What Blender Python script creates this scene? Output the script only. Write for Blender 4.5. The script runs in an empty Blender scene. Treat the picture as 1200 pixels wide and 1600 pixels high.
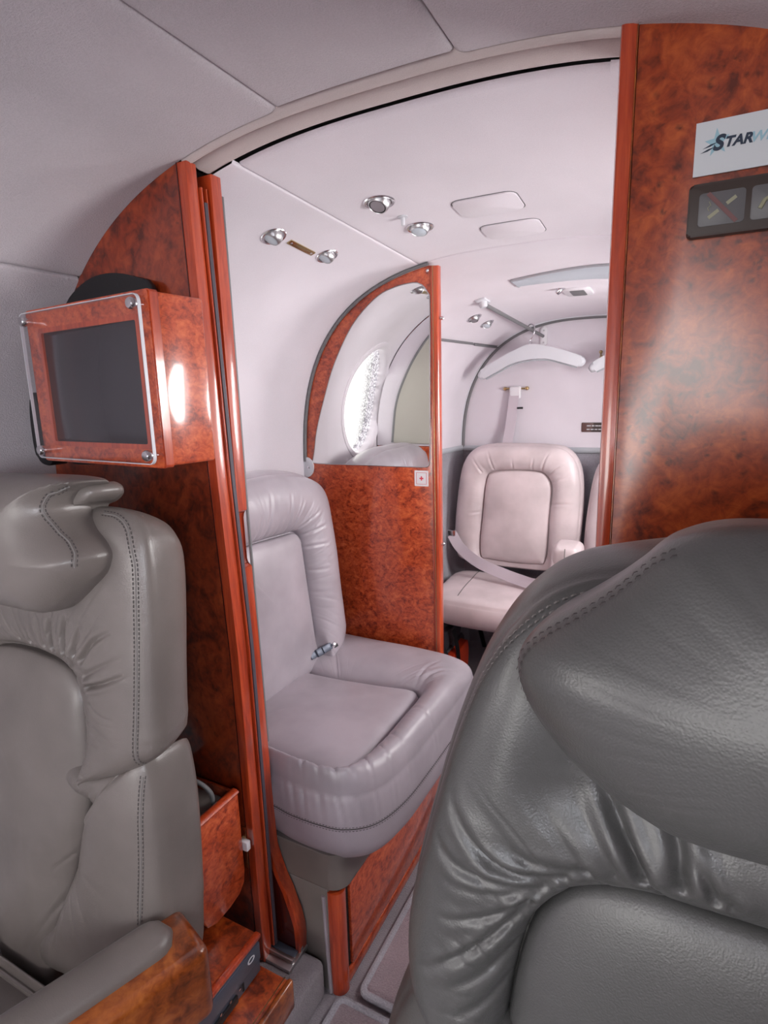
import bpy, bmesh, math, random
import numpy as np
from mathutils import Vector, Matrix, noise
from mathutils.bvhtree import BVHTree
S = bpy.context.scene; COL = S.collection

# ------------------------------------------------------------------ camera
def cam_basis(yaw, pitch, roll):
    y, p, r = (math.radians(v) for v in (yaw, pitch, roll))
    F = Vector((-math.sin(y)*math.cos(p), math.cos(y)*math.cos(p), -math.sin(p)))
    R = Vector((math.cos(y), math.sin(y), 0)); U = R.cross(F)
    return R*math.cos(r)+U*math.sin(r), U*math.cos(r)-R*math.sin(r), F
R_, U_, F_ = cam_basis(27.55, 11.46, -1.48)
cd = bpy.data.cameras.new('camera'); cam = bpy.data.objects.new('camera', cd); COL.objects.link(cam)
m = Matrix.Identity(4)
for i in range(3): m[i][0], m[i][1], m[i][2] = R_[i], U_[i], -F_[i]
m[0][3], m[1][3], m[2][3] = 0, 0, 1.04
cam.matrix_world = m
cd.sensor_fit = 'VERTICAL'; cd.sensor_height = 36; cd.lens = 36*900/1600; cd.clip_start = .02
S.camera = cam

# ------------------------------------------------------------------ light
W = bpy.data.worlds.new('sky'); S.world = W; W.use_nodes = True
bg = W.node_tree.nodes['Background']; bg.inputs[0].default_value = (1, .98, .95, 1); bg.inputs[1].default_value = 1.7
def area(name, loc, target, sx, sy, power, col=(1, 1, 1), spread=math.pi):
    d = bpy.data.lights.new(name, 'AREA'); d.shape = 'RECTANGLE'; d.size = sx; d.size_y = sy; d.energy = power; d.color = col; d.spread = spread
    o = bpy.data.objects.new(name, d); COL.objects.link(o); o.location = loc
    o.rotation_euler = (Vector(target)-Vector(loc)).to_track_quat('-Z', 'Y').to_euler(); return o
area('windshield_daylight', (-.36, -3.0, 1.05), (-.36, 0, .95), 1.15, .8, 14, (1, .98, .96))
for k, y in enumerate((-1.75, -1.1, -.45)):
    area('right_window_daylight', (.44, y, 1.02), (-.36, y+.1, .85), .36, .36, 10, (.88, .93, 1))
    area('left_window_daylight', (-1.16, y+.05, 1.02), (-.36, y+.15, .8), .36, .36, 5.5, (1, .97, .93))
area('left_rear_window_daylight', (-1.35, .9, 1.05), (-.3, .95, .75), .5, .5, 5, (1, .98, .94))
area('right_door_window_daylight', (.42, 1.05, 1.02), (-.6, 1.2, .8), .36, .36, 10, (1, .98, .97))
area('right_baggage_window_daylight', (.30, 1.75, 1.0), (-.6, 1.9, .55), .36, .40, 14, (1, .97, .96))
S.view_settings.view_transform = 'Standard'; S.view_settings.look = 'None'
S.view_settings.gamma = 1; S.view_settings.use_curve_mapping = False; S.view_settings.exposure = 0.56

# ------------------------------------------------------------------ materials
def new_mat(name):
    m = bpy.data.materials.new(name); m.use_nodes = True
    nt = m.node_tree; b = nt.nodes['Principled BSDF']; return m, nt, b
def lin(c):
    return tuple(((v/255)/12.92 if v/255 <= .04045 else ((v/255+.055)/1.055)**2.4) for v in c)+(1,)
def node(nt, t, **kw):
    n = nt.nodes.new(t)
    for k, v in kw.items():
        if k in n.inputs: n.inputs[k].default_value = v
        else: setattr(n, k, v)
    return n
def plain(name, rgb, rough=.5, metal=0, coat=0, spec=.5):
    m, nt, b = new_mat(name)
    b.inputs['Base Color'].default_value = lin(rgb); b.inputs['Roughness'].default_value = rough
    b.inputs['Metallic'].default_value = metal; b.inputs['Coat Weight'].default_value = coat
    b.inputs['Coat Roughness'].default_value = .06; b.inputs['Specular IOR Level'].default_value = spec
    tc = node(nt, 'ShaderNodeTexCoord'); n = node(nt, 'ShaderNodeTexNoise', Scale=220.0, Detail=3.0)
    bp = node(nt, 'ShaderNodeBump', Strength=.06, Distance=.001)
    nt.links.new(tc.outputs['Object'], n.inputs['Vector']); nt.links.new(n.outputs['Fac'], bp.inputs['Height'])
    nt.links.new(bp.outputs['Normal'], b.inputs['Normal'])
    return m
def leather(name, rgb, rough=.42, grain=1.0, crease=.1):
    m, nt, b = new_mat(name); L = nt.links.new
    tc = node(nt, 'ShaderNodeTexCoord')
    v = node(nt, 'ShaderNodeTexVoronoi', Scale=820.0); v.feature = 'SMOOTH_F1'
    n1 = node(nt, 'ShaderNodeTexNoise', Scale=60.0, Detail=7.0, Roughness=.62, Distortion=.6)
    n2 = node(nt, 'ShaderNodeTexNoise', Scale=7.0, Detail=4.0)
    vc = node(nt, 'ShaderNodeTexVoronoi', Scale=60.0); vc.feature = 'DISTANCE_TO_EDGE'
    mixv = node(nt, 'ShaderNodeMix'); mixv.data_type = 'VECTOR'; mixv.inputs[0].default_value = .12
    nv = node(nt, 'ShaderNodeTexNoise', Scale=9.0, Detail=4.0)
    L(tc.outputs['Object'], mixv.inputs[4]); L(tc.outputs['Object'], nv.inputs['Vector']); L(nv.outputs['Color'], mixv.inputs[5])
    for t in (v, n1, n2): L(tc.outputs['Object'], t.inputs['Vector'])
    L(mixv.outputs[1], vc.inputs['Vector'])
    rampc = node(nt, 'ShaderNodeMapRange'); rampc.inputs[2].default_value = .035
    L(vc.outputs['Distance'], rampc.inputs[0])
    a1 = node(nt, 'ShaderNodeMath', operation='MULTIPLY'); L(v.outputs['Distance'], a1.inputs[0]); a1.inputs[1].default_value = .35*grain
    a2 = node(nt, 'ShaderNodeMath', operation='MULTIPLY'); L(n1.outputs['Fac'], a2.inputs[0]); a2.inputs[1].default_value = .10*grain
    a3 = node(nt, 'ShaderNodeMath', operation='ADD'); L(a1.outputs[0], a3.inputs[0]); L(a2.outputs[0], a3.inputs[1])
    gate = node(nt, 'ShaderNodeMapRange'); gate.inputs[1].default_value = .5; gate.inputs[2].default_value = .68; L(n2.outputs['Fac'], gate.inputs[0])
    inv = node(nt, 'ShaderNodeMath', operation='SUBTRACT'); inv.inputs[0].default_value = 1; L(rampc.outputs[0], inv.inputs[1])
    cg = node(nt, 'ShaderNodeMath', operation='MULTIPLY'); L(inv.outputs[0], cg.inputs[0]); L(gate.outputs[0], cg.inputs[1])
    cm = node(nt, 'ShaderNodeMath', operation='MULTIPLY'); L(cg.outputs[0], cm.inputs[0]); cm.inputs[1].default_value = -crease
    a4 = node(nt, 'ShaderNodeMath', operation='ADD'); L(a3.outputs[0], a4.inputs[0]); L(cm.outputs[0], a4.inputs[1])
    bp = node(nt, 'ShaderNodeBump', Strength=.36, Distance=.0013); L(a4.outputs[0], bp.inputs['Height']); L(bp.outputs['Normal'], b.inputs['Normal'])
    cr = node(nt, 'ShaderNodeValToRGB'); c0 = lin(tuple(v*.93 for v in rgb)); c1 = lin(tuple(min(255, v*1.05) for v in rgb))
    cr.color_ramp.elements[0].position = .35; cr.color_ramp.elements[0].color = c0
    cr.color_ramp.elements[1].position = .65; cr.color_ramp.elements[1].color = c1
    L(n2.outputs['Fac'], cr.inputs['Fac']); L(cr.outputs['Color'], b.inputs['Base Color'])
    b.inputs['Specular IOR Level'].default_value = .65
    rr = node(nt, 'ShaderNodeMapRange'); rr.inputs[3].default_value = rough-.06; rr.inputs[4].default_value = rough+.08
    L(n1.outputs['Fac'], rr.inputs[0]); L(rr.outputs[0], b.inputs['Roughness'])
    return m
def cloth(name, rgb, scale=500.0, strength=.35, dist=.0015, var=.04, sheen=.2):
    m, nt, b = new_mat(name); L = nt.links.new
    tc = node(nt, 'ShaderNodeTexCoord'); n = node(nt, 'ShaderNodeTexNoise', Scale=scale, Detail=4.0, Roughness=.7)
    n2 = node(nt, 'ShaderNodeTexNoise', Scale=4.0, Detail=3.0)
    L(tc.outputs['Object'], n.inputs['Vector']); L(tc.outputs['Object'], n2.inputs['Vector'])
    bp = node(nt, 'ShaderNodeBump', Strength=strength, Distance=dist); L(n.outputs['Fac'], bp.inputs['Height']); L(bp.outputs['Normal'], b.inputs['Normal'])
    ad = node(nt, 'ShaderNodeMath', operation='MULTIPLY_ADD'); L(n.outputs['Fac'], ad.inputs[0]); ad.inputs[1].default_value = .7; 
    L(n2.outputs['Fac'], ad.inputs[2])
    cr = node(nt, 'ShaderNodeValToRGB')
    cr.color_ramp.elements[0].position = .45; cr.color_ramp.elements[0].color = lin(tuple(v*(1-var) for v in rgb))
    cr.color_ramp.elements[1].position = 1.2 if False else .98; cr.color_ramp.elements[1].color = lin(tuple(min(255, v*(1+var)) for v in rgb))
    L(ad.outputs[0], cr.inputs['Fac']); L(cr.outputs['Color'], b.inputs['Base Color'])
    b.inputs['Roughness'].default_value = .9; b.inputs['Specular IOR Level'].default_value = .2; b.inputs['Sheen Weight'].default_value = sheen
    return m
def burl(name, dark, mid, light, scale=1.0, stretch=(1, 1, 1), eyes=.5, coat=1.0, rough=.09):
    m, nt, b = new_mat(name); L = nt.links.new
    tc = node(nt, 'ShaderNodeTexCoord'); mp = node(nt, 'ShaderNodeMapping'); mp.inputs['Scale'].default_value = [s*scale for s in stretch]
    L(tc.outputs['Object'], mp.inputs['Vector'])
    n1 = node(nt, 'ShaderNodeTexNoise', Scale=16.0, Detail=7.0, Roughness=.62, Distortion=1.6)
    n2 = node(nt, 'ShaderNodeTexNoise', Scale=70.0, Detail=5.0, Roughness=.6, Distortion=.8)
    n3 = node(nt, 'ShaderNodeTexNoise', Scale=6.0, Detail=3.0, Distortion=.5)
    vo = node(nt, 'ShaderNodeTexVoronoi', Scale=75.0, Randomness=1.0)
    wv = node(nt, 'ShaderNodeMix'); wv.data_type = 'VECTOR'; wv.inputs[0].default_value = .03
    for t in (n1, n2, n3): L(mp.outputs[0], t.inputs['Vector'])
    L(mp.outputs[0], wv.inputs[4]); L(n1.outputs['Color'], wv.inputs[5]); L(wv.outputs[1], vo.inputs['Vector'])
    mx = node(nt, 'ShaderNodeMath', operation='MULTIPLY_ADD'); L(n2.outputs['Fac'], mx.inputs[0]); mx.inputs[1].default_value = .55; 
    h = node(nt, 'ShaderNodeMath', operation='MULTIPLY'); L(n1.outputs['Fac'], h.inputs[0]); h.inputs[1].default_value = .75
    L(h.outputs[0], mx.inputs[2])
    cr = node(nt, 'ShaderNodeValToRGB'); e = cr.color_ramp.elements
    e[0].position = .50; e[0].color = lin(dark); e[1].position = .82; e[1].color = lin(light)
    k = e.new(.65); k.color = lin(mid)
    L(mx.outputs[0], cr.inputs['Fac'])
    ey = node(nt, 'ShaderNodeMapRange'); ey.inputs[1].default_value = .06; ey.inputs[2].default_value = .30; L(vo.outputs['Distance'], ey.inputs[0])
    gt = node(nt, 'ShaderNodeMapRange'); gt.inputs[1].default_value = .42; gt.inputs[2].default_value = .55; L(n3.outputs['Fac'], gt.inputs[0])
    iv = node(nt, 'ShaderNodeMath', operation='SUBTRACT'); iv.inputs[0].default_value = 1; L(ey.outputs[0], iv.inputs[1])
    g2 = node(nt, 'ShaderNodeMath', operation='MULTIPLY'); L(iv.outputs[0], g2.inputs[0]); L(gt.outputs[0], g2.inputs[1])
    g3 = node(nt, 'ShaderNodeMath', operation='MULTIPLY'); L(g2.outputs[0], g3.inputs[0]); g3.inputs[1].default_value = eyes
    mc = node(nt, 'ShaderNodeMix'); mc.data_type = 'RGBA'; L(g3.outputs[0], mc.inputs[0]); L(cr.outputs['Color'], mc.inputs[6]); mc.inputs[7].default_value = lin(tuple(v*.55 for v in dark))
    L(mc.outputs[2], b.inputs['Base Color'])
    b.inputs['Roughness'].default_value = .3; b.inputs['Coat Weight'].default_value = coat; b.inputs['Coat Roughness'].default_value = rough
    return m
M = {}
M['liner'] = cloth('headliner_fabric', (216, 210, 217), 620.0, .35, .0012)
M['liner_fwd'] = cloth('suede_headliner', (192, 185, 190), 420.0, .8, .0022, .07)
M['header'] = cloth('header_fabric', (190, 178, 176), 620.0, .3, .0012)
M['carpet'] = cloth('grey_carpet', (138, 130, 137), 380.0, 1.0, .006, .22, .4)
M['mat'] = cloth('mauve_carpet', (156, 138, 145), 330.0, 1.0, .006, .22, .4)
M['sidecarpet'] = cloth('side_carpet', (152, 150, 158), 300.0, .9, .004, .25, .3)
M['leather'] = leather('grey_leather', (114, 107, 103), .33, .8)
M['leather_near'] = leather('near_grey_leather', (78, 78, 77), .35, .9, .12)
M['leather_couch'] = leather('mauve_grey_leather', (160, 152, 160), .36, .6, .15)
M['leather_jump'] = leather('pale_leather', (212, 198, 200), .42, .5, .1)
M['thread'] = plain('dark_thread', (66, 62, 62), .8)
M['thread_light'] = plain('grey_thread', (120, 116, 114), .8)
M['burl'] = burl('burl_veneer', (92, 32, 12), (146, 56, 20), (182, 86, 36), eyes=.7, coat=.7, rough=.2)
M['burl_red'] = burl('red_burl_veneer', (124, 38, 16), (182, 72, 34), (210, 102, 56), 1.5, (1, 1, 1.3), .35)
M['burl_shaded'] = burl('shaded_burl_veneer', (80, 24, 10), (130, 46, 18), (160, 68, 30), .9, (1, 1, .8), .6)  # darker burl copy: the left partition's shade is put into its colour
M['trim'] = burl('red_wood_trim', (138, 44, 18), (174, 62, 28), (196, 82, 40), 2.0, (1, 1, .08), 0, 1.0, .12)
M['armwood'] = burl('armrest_wood', (92, 40, 14), (142, 70, 26), (176, 98, 42), .9, (1, 1, 1), .6)
M['deepwood'] = plain('dark_mahogany', (70, 18, 12), .25, 0, .6)
M['purple'] = plain('dark_seal_strip', (74, 66, 76), .6)
M['cream'] = plain('cream_vinyl', (172, 169, 160), .6)
M['chrome'] = plain('polished_chrome', (225, 225, 228), .2, 1)
M['alu'] = plain('brushed_aluminium', (190, 190, 192), .35, 1)
M['brass'] = plain('brass', (196, 176, 130), .25, 1)
M['black'] = plain('black_plastic', (24, 24, 27), .45)
M['dark'] = plain('gap_shade', (14, 12, 12), .8)  # near-black standing in for shade in gaps, slots and openings
M['white'] = plain('white_plastic', (226, 224, 228), .4)
M['pale'] = plain('pale_grey_plastic', (206, 208, 214), .4)
M['lens'] = plain('pale_blue_diffuser', (196, 206, 214), .35)
M['greytrim'] = plain('grey_rubber_trim', (112, 112, 114), .5)
M['moulding'] = plain('grey_moulding', (176, 180, 186), .4)
M['brown'] = plain('dark_brown_plastic', (50, 37, 32), .5)
M['frost'] = plain('frosted_sign_lens', (98, 98, 100), .45)
M['icon_red'] = plain('faded_red_print', (112, 74, 74), .5)
M['icon_pale'] = plain('faded_cream_print', (150, 150, 126), .5)
M['sign'] = plain('white_sign_board', (206, 212, 216), .35)
M['navy'] = plain('navy_print', (26, 44, 66), .5)
M['paleblue'] = plain('pale_blue_print', (150, 190, 204), .5)
M['red'] = plain('red_print', (206, 52, 70), .5)
M['orange'] = plain('orange_nylon', (236, 74, 36), .6)
M['nylon'] = cloth('black_nylon', (62, 60, 70), 700.0, .5, .001, .1, .2)
M['webbing'] = cloth('lilac_webbing', (196, 186, 194), 900.0, .4, .001, .05, .1)
mm, nt, b = new_mat('dark_screen_glass'); b.inputs['Base Color'].default_value = lin((46, 44, 48)); b.inputs['Roughness'].default_value = .14
M['screen'] = mm
M['steel'] = plain('blue_grey_steel', (84, 90, 104), .38, .3)
def glassy(name, tint=(1, 1, 1), refl=.06, speck=0, grad=None):
    m = bpy.data.materials.new(name); m.use_nodes = True; nt = m.node_tree; L = nt.links.new
    nt.nodes.remove(nt.nodes['Principled BSDF']); out = nt.nodes['Material Output']
    t = node(nt, 'ShaderNodeBsdfTransparent'); t.inputs[0].default_value = (*tint, 1)
    g = node(nt, 'ShaderNodeBsdfGlossy'); g.inputs['Roughness'].default_value = .03
    lw = node(nt, 'ShaderNodeLayerWeight'); pw = node(nt, 'ShaderNodeMath', operation='POWER'); L(lw.outputs['Facing'], pw.inputs[0]); pw.inputs[1].default_value = 4.0
    fr = node(nt, 'ShaderNodeMath', operation='MULTIPLY_ADD'); L(pw.outputs[0], fr.inputs[0]); fr.inputs[1].default_value = .9; fr.inputs[2].default_value = refl
    mx = node(nt, 'ShaderNodeMixShader'); L(fr.outputs[0], mx.inputs[0]); L(t.outputs[0], mx.inputs[1]); L(g.outputs[0], mx.inputs[2])
    last = mx
    if speck:
        d = node(nt, 'ShaderNodeBsdfDiffuse'); d.inputs[0].default_value = (.34, .34, .38, 1)
        tc = node(nt, 'ShaderNodeTexCoord'); n = node(nt, 'ShaderNodeTexNoise', Scale=150.0, Detail=3.0); n2 = node(nt, 'ShaderNodeTexNoise', Scale=5.0)
        L(tc.outputs['Object'], n.inputs[0]); L(tc.outputs['Object'], n2.inputs[0])
        mu = node(nt, 'ShaderNodeMath', operation='MULTIPLY'); L(n.outputs[0], mu.inputs[0]); L(n2.outputs[0], mu.inputs[1])
        mr = node(nt, 'ShaderNodeMapRange'); mr.inputs[1].default_value = .26; mr.inputs[2].default_value = .33; mr.inputs[4].default_value = speck; L(mu.outputs[0], mr.inputs[0])
        fac = mr.outputs[0]
        if grad:
            sx = node(nt, 'ShaderNodeSeparateXYZ'); L(tc.outputs['Object'], sx.inputs[0])
            gr = node(nt, 'ShaderNodeMapRange'); gr.inputs[1].default_value = grad[0]; gr.inputs[2].default_value = grad[1]; gr.inputs[3].default_value = 0; gr.inputs[4].default_value = .95
            L(sx.outputs['Y'], gr.inputs[0])
            nn = node(nt, 'ShaderNodeMapRange'); nn.inputs[1].default_value = .42; nn.inputs[2].default_value = .55; nn.inputs[3].default_value = .45; L(n.outputs[0], nn.inputs[0])
            pr = node(nt, 'ShaderNodeMath', operation='MULTIPLY'); L(gr.outputs[0], pr.inputs[0]); L(nn.outputs[0], pr.inputs[1]); fac = pr.outputs[0]
        m2 = node(nt, 'ShaderNodeMixShader'); L(fac, m2.inputs[0]); L(mx.outputs[0], m2.inputs[1]); L(d.outputs[0], m2.inputs[2]); last = m2
    L(last.outputs[0], out.inputs[0]); return m
M['pane'] = glassy('window_acrylic', (1, 1, 1), speck=.8)
M['pane_frosted'] = glassy('crazed_window_acrylic', (1, 1, 1), speck=.8, grad=(1.0, .86))
M['acrylic'] = glassy('clear_acrylic', (.97, .98, 1))
mm, nt, b = new_mat('mirror_glass'); b.inputs['Base Color'].default_value = (.9, .91, .9, 1); b.inputs['Metallic'].default_value = 1; b.inputs['Roughness'].default_value = .015
M['mirror'] = mm

# ------------------------------------------------------------------ object helpers
def link(name, bm, mat, parent=None, smooth=True):
    me = bpy.data.meshes.new(name)
    bmesh.ops.recalc_face_normals(bm, faces=bm.faces)
    if parent is not None: bmesh.ops.translate(bm, verts=bm.verts, vec=-Vector(base_of(parent)))
    bm.to_mesh(me); bm.free()
    me.materials.append(M[mat])
    if smooth:
        me.polygons.foreach_set('use_smooth', [True]*len(me.polygons))
        try: me.set_sharp_from_angle(angle=math.radians(smooth if smooth is not True else 42))
        except Exception: pass
    o = bpy.data.objects.new(name, me); COL.objects.link(o)
    if parent is not None: o.parent = parent
    return o
def base_of(o):
    v = Vector(o.location)
    while o.parent: o = o.parent; v = v+Vector(o.location)
    return v
def tag(o, label=None, cat=None, group=None, kind=None):
    if label: o['label'] = label
    if cat: o['category'] = cat
    if group: o['group'] = group
    if kind: o['kind'] = kind
    return o
def thing(name, loc, label, cat, group=None):
    o = bpy.data.objects.new(name, None); o.empty_display_size = .05; COL.objects.link(o); o.location = loc
    return tag(o, label, cat, group)
def struct(name, loc=(0, 0, 0)):
    o = bpy.data.objects.new(name, None); o.empty_display_size = .05; COL.objects.link(o); o.location = loc; o['kind'] = 'structure'; return o
def box_bm(x0, x1, y0, y1, z0, z1, bev=0, seg=2, bm=None):
    b = bmesh.new()
    bmesh.ops.create_cube(b, size=1)
    for v in b.verts: v.co = Vector((x0+(v.co.x+.5)*(x1-x0), y0+(v.co.y+.5)*(y1-y0), z0+(v.co.z+.5)*(z1-z0)))
    if bev: bmesh.ops.bevel(b, geom=list(b.edges), offset=bev, segments=seg, profile=.5, affect='EDGES')
    return join(bm, b) if bm else b
def join(a, b):
    me = bpy.data.meshes.new('tmp'); b.to_mesh(me); b.free(); a.from_mesh(me); bpy.data.meshes.remove(me); return a
def xf(bm, mat): bmesh.ops.transform(bm, matrix=mat, verts=bm.verts); return bm
def frame(o, U, V):
    U = Vector(U).normalized(); V = Vector(V); V = (V-U*U.dot(V)).normalized(); N = U.cross(V)
    mm = Matrix.Identity(4)
    for i in range(3): mm[i][0], mm[i][1], mm[i][2], mm[i][3] = U[i], V[i], N[i], o[i]
    return mm
def tube_bm(pts, r, seg=10, caps=True, closed=False, flat=None, bm=None):
    # sweep a circle (or an ellipse: flat=(rx, ry, up)) along points
    b = bm or bmesh.new(); pts = [Vector(p) for p in pts]; n = len(pts); rings = []; up0 = None
    for i, p in enumerate(pts):
        t = (pts[(i+1) % n]-pts[i-1]) if closed else (pts[min(i+1, n-1)]-pts[max(i-1, 0)])
        t.normalize()
        if flat: up = Vector(flat[2])
        else: up = up0 if up0 is not None else (Vector((0, 0, 1)) if abs(t.z) < .9 else Vector((1, 0, 0)))
        sd = t.cross(up).normalized(); up = sd.cross(t).normalized(); up0 = up
        rx, ry = (flat[0], flat[1]) if flat else ((r[i], r[i]) if isinstance(r, (list, tuple)) else (r, r))
        rings.append([b.verts.new(p+sd*rx*math.cos(2*math.pi*k/seg)+up*ry*math.sin(2*math.pi*k/seg)) for k in range(seg)])
    for i in range(n if closed else n-1):
        A, B = rings[i], rings[(i+1) % n]
        for k in range(seg): b.faces.new((A[k], A[(k+1) % seg], B[(k+1) % seg], B[k]))
    if caps and not closed: b.faces.new(rings[0][::-1]); b.faces.new(rings[-1])
    return b
def lathe_bm(prof, seg=32, bm=None):
    # profile (r, z) revolved about z
    b = bm or bmesh.new(); rows = []
    for r, z in prof:
        rows.append([b.verts.new((r*math.cos(2*math.pi*k/seg), r*math.sin(2*math.pi*k/seg), z)) for k in range(seg)])
    for A, B in zip(rows, rows[1:]):
        for k in range(seg): b.faces.new((A[k], A[(k+1) % seg], B[(k+1) % seg], B[k]))
    b.faces.new(rows[0][::-1]); b.faces.new(rows[-1]); return b
def prism_bm(pts, fr, t0, t1, bev=0, seg=2):
    # polygon (u, v) in a frame, extruded from t0 to t1 along its normal
    b = bmesh.new(); A = [b.verts.new((u, v, t0)) for u, v in pts]; B = [b.verts.new((u, v, t1)) for u, v in pts]; n = len(pts)
    fa = b.faces.new(A[::-1]); fb = b.faces.new(B)
    for i in range(n): b.faces.new((A[i], A[(i+1) % n], B[(i+1) % n], B[i]))
    if bev:
        es = [e for e in b.edges if abs(e.verts[0].co.z-e.verts[1].co.z) < 1e-7]
        bmesh.ops.bevel(b, geom=es, offset=bev, segments=seg, profile=.5, affect='EDGES')
    return xf(b, fr)
def catmull(pts, n, closed=True):
    P = [Vector((p[0], p[1])) if len(p) == 2 else Vector(p) for p in pts]; k = len(P); out = []
    rng = range(k) if closed else range(k-1)
    for i in rng:
        p0 = P[i-1] if closed or i > 0 else P[0]*2-P[1]; p1 = P[i]; p2 = P[(i+1) % k]
        p3 = P[(i+2) % k] if closed or i+2 < k else P[-1]*2-P[-2]
        for j in range(12):
            t = j/12; out.append(.5*((2*p1)+(p2-p0)*t+(2*p0-5*p1+4*p2-p3)*t*t+(3*p1-p0-3*p2+p3)*t**3))
    if not closed: out.append(P[-1])
    # equal arc resampling
    L = [0.0]; m = len(out)
    for i in range(1, m+(1 if closed else 0)): L.append(L[-1]+(out[i % m]-out[i-1]).length)
    res = []; j = 0; cnt = n if closed else n-1
    for q in range(n):
        d = L[-1]*q/cnt
        while j < len(L)-2 and L[j+1] < d: j += 1
        seg = L[j+1]-L[j]; t = (d-L[j])/seg if seg > 1e-9 else 0
        res.append(out[j % m].lerp(out[(j+1) % m], min(1, max(0, t))))
    return res
def rrect(u0, u1, v0, v1, r, k=5):
    pts = []
    for cx, cy, a0 in ((u1-r, v1-r, 0), (u0+r, v1-r, 90), (u0+r, v0+r, 180), (u1-r, v0+r, 270)):
        for i in range(k+1):
            a = math.radians(a0+90*i/k); pts.append((cx+r*math.cos(a), cy+r*math.sin(a)))
    return pts
def ray_poly(c, d, poly):
    best = 0
    n = len(poly)
    for i in range(n):
        a = poly[i]-c; e = poly[(i+1) % n]-poly[i]; den = d.x*e.y-d.y*e.x
        if abs(den) < 1e-12: continue
        t = (a.x*e.y-a.y*e.x)/den; s = (a.x*d.y-a.y*d.x)/den
        if -1e-9 <= s <= 1+1e-9 and t > best: best = t
    return best
def sstep(a, b, x):
    t = min(1, max(0, (x-a)/(b-a))); return t*t*(3-2*t)
def pad_bm(outer, fr, inner=None, H=.03, T=.08, p=2.3, bulge=.008, gather=.0, gfreq=26.0, gw=.12, dome=.0, groove=.008, crest=.5, n=360, seed=1, soft=.0, hmask=None, sr=.35, center=None, smoothin=True, back_shrink=.0, wave=.0, folds=(), roll=None):
    """a leather cushion: the outline in the frame's plane, a rolled border up to height H with a stitched groove at the
    inner outline (or a plain domed face), a side boxing of depth T, all in one closed surface"""
    O = catmull(outer, n); 
    c = Vector(center) if center else sum(O, Vector((0, 0)))/n
    if inner:
        Ip = catmull(inner, 240) if smoothin else [Vector(q) for q in inner]
        I = []
        for q in O:
            d = (q-c).normalized(); I.append(c+d*ray_poly(c, d, Ip))
    K = I if inner else O
    arc = [0.0]
    for i in range(1, n): arc.append(arc[-1]+(K[i]-K[i-1]).length)
    Ltot = arc[-1]+(K[0]-K[-1]).length
    # how sharply the border turns: leather gathers at the corners
    turn = [0.0]*n
    for i in range(n):
        j = i; d = 0
        while d < .022 and j-i < n//3: d += (K[(j+1) % n]-K[j % n]).length; j += 1
        h = i; d = 0
        while d < .022 and i-h < n//3: d += (K[(h-1) % n]-K[h % n]).length; h -= 1
        a = (K[i]-K[h % n]); e = (K[j % n]-K[i]); turn[i] = abs(a.angle(e, 0)) if a.length > 1e-9 and e.length > 1e-9 else 0
    kk = max(3, n//30); wt = [min(1, .25+sum(turn[(i+q) % n] for q in range(-kk, kk+1))/(2*kk+1)*1.3) for i in range(n)]
    b = bmesh.new(); rows = []
    def row(fn): rows.append([b.verts.new(fn(i)) for i in range(n)])
    def out(i, k, e): 
        d = (O[i]-c); l = d.length; return c+d*(1+e/l)
    def nz(i, s, f=1.0):
        return Vector((math.cos(2*math.pi*arc[i]/Ltot)*Ltot/6.283*gfreq*f, math.sin(2*math.pi*arc[i]/Ltot)*Ltot/6.283*gfreq*f, s*.9+seed*7.3))
    FL = [([Vector(q) for q in catmull(pp, 14, False)], d, w) for pp, d, w in folds]
    def crease(P):
        e = 0
        for pl, dep, w in FL:
            if abs(P.x-pl[7].x) > .09 or abs(P.y-pl[7].y) > .09: continue
            bd, bt = 9, 0
            for k in range(13):
                a = pl[k]; ab = pl[k+1]-a; l2 = ab.length_squared
                t = min(1, max(0, (P-a).dot(ab)/l2)) if l2 > 0 else 0
                d = (P-a-ab*t).length
                if d < bd: bd, bt = d, (k+t)/13
            if bd < 6*w:
                tp = (1-bt)**.6; e += dep*tp*(-math.exp(-(bd/w)**2)+.5*math.exp(-((bd-2.3*w)/(1.4*w))**2))
        return e
    OA = np.array([(q.x, q.y) for q in O])
    # back cap and sides
    for k in (.3, .7, .93): row(lambda i: (*(c+(O[i]-c)*(k*(1-back_shrink))), -T))
    for w in (0.0, .04, .12, .25, .4, .55, .7, .82, .91, .97):
        e = bulge*math.sin(math.pi*min(1, max(0, w)))**.7 if 0 < w < 1 else 0
        edge = -.012*(1-sstep(0, .2, w))-back_shrink*(O[0]-c).length*(1-w)
        def side(i):
            x = e+edge
            if FL and w > .4: dv = (O[i]-c).normalized(); x += crease(O[i]+dv*(T*(1-w)*.8))*sstep(.4, .8, w)
            return (*out(i, 0, x), -T*(1-w))
        row(side)
    ss = [0, .012, .03, .06, .1, .15, .2, .26, .32, .38, .44, .5, .56, .62, .68, .74, .8, .85, .89, .925, .955, .98, 1.0]
    if FL: ss = sorted(set(ss+[(a+b_)/2 for a, b_ in zip(ss, ss[1:])]+[(a+3*b_)/4 for a, b_ in zip(ss, ss[1:])]+[(3*a+b_)/4 for a, b_ in zip(ss, ss[1:])]))
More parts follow.
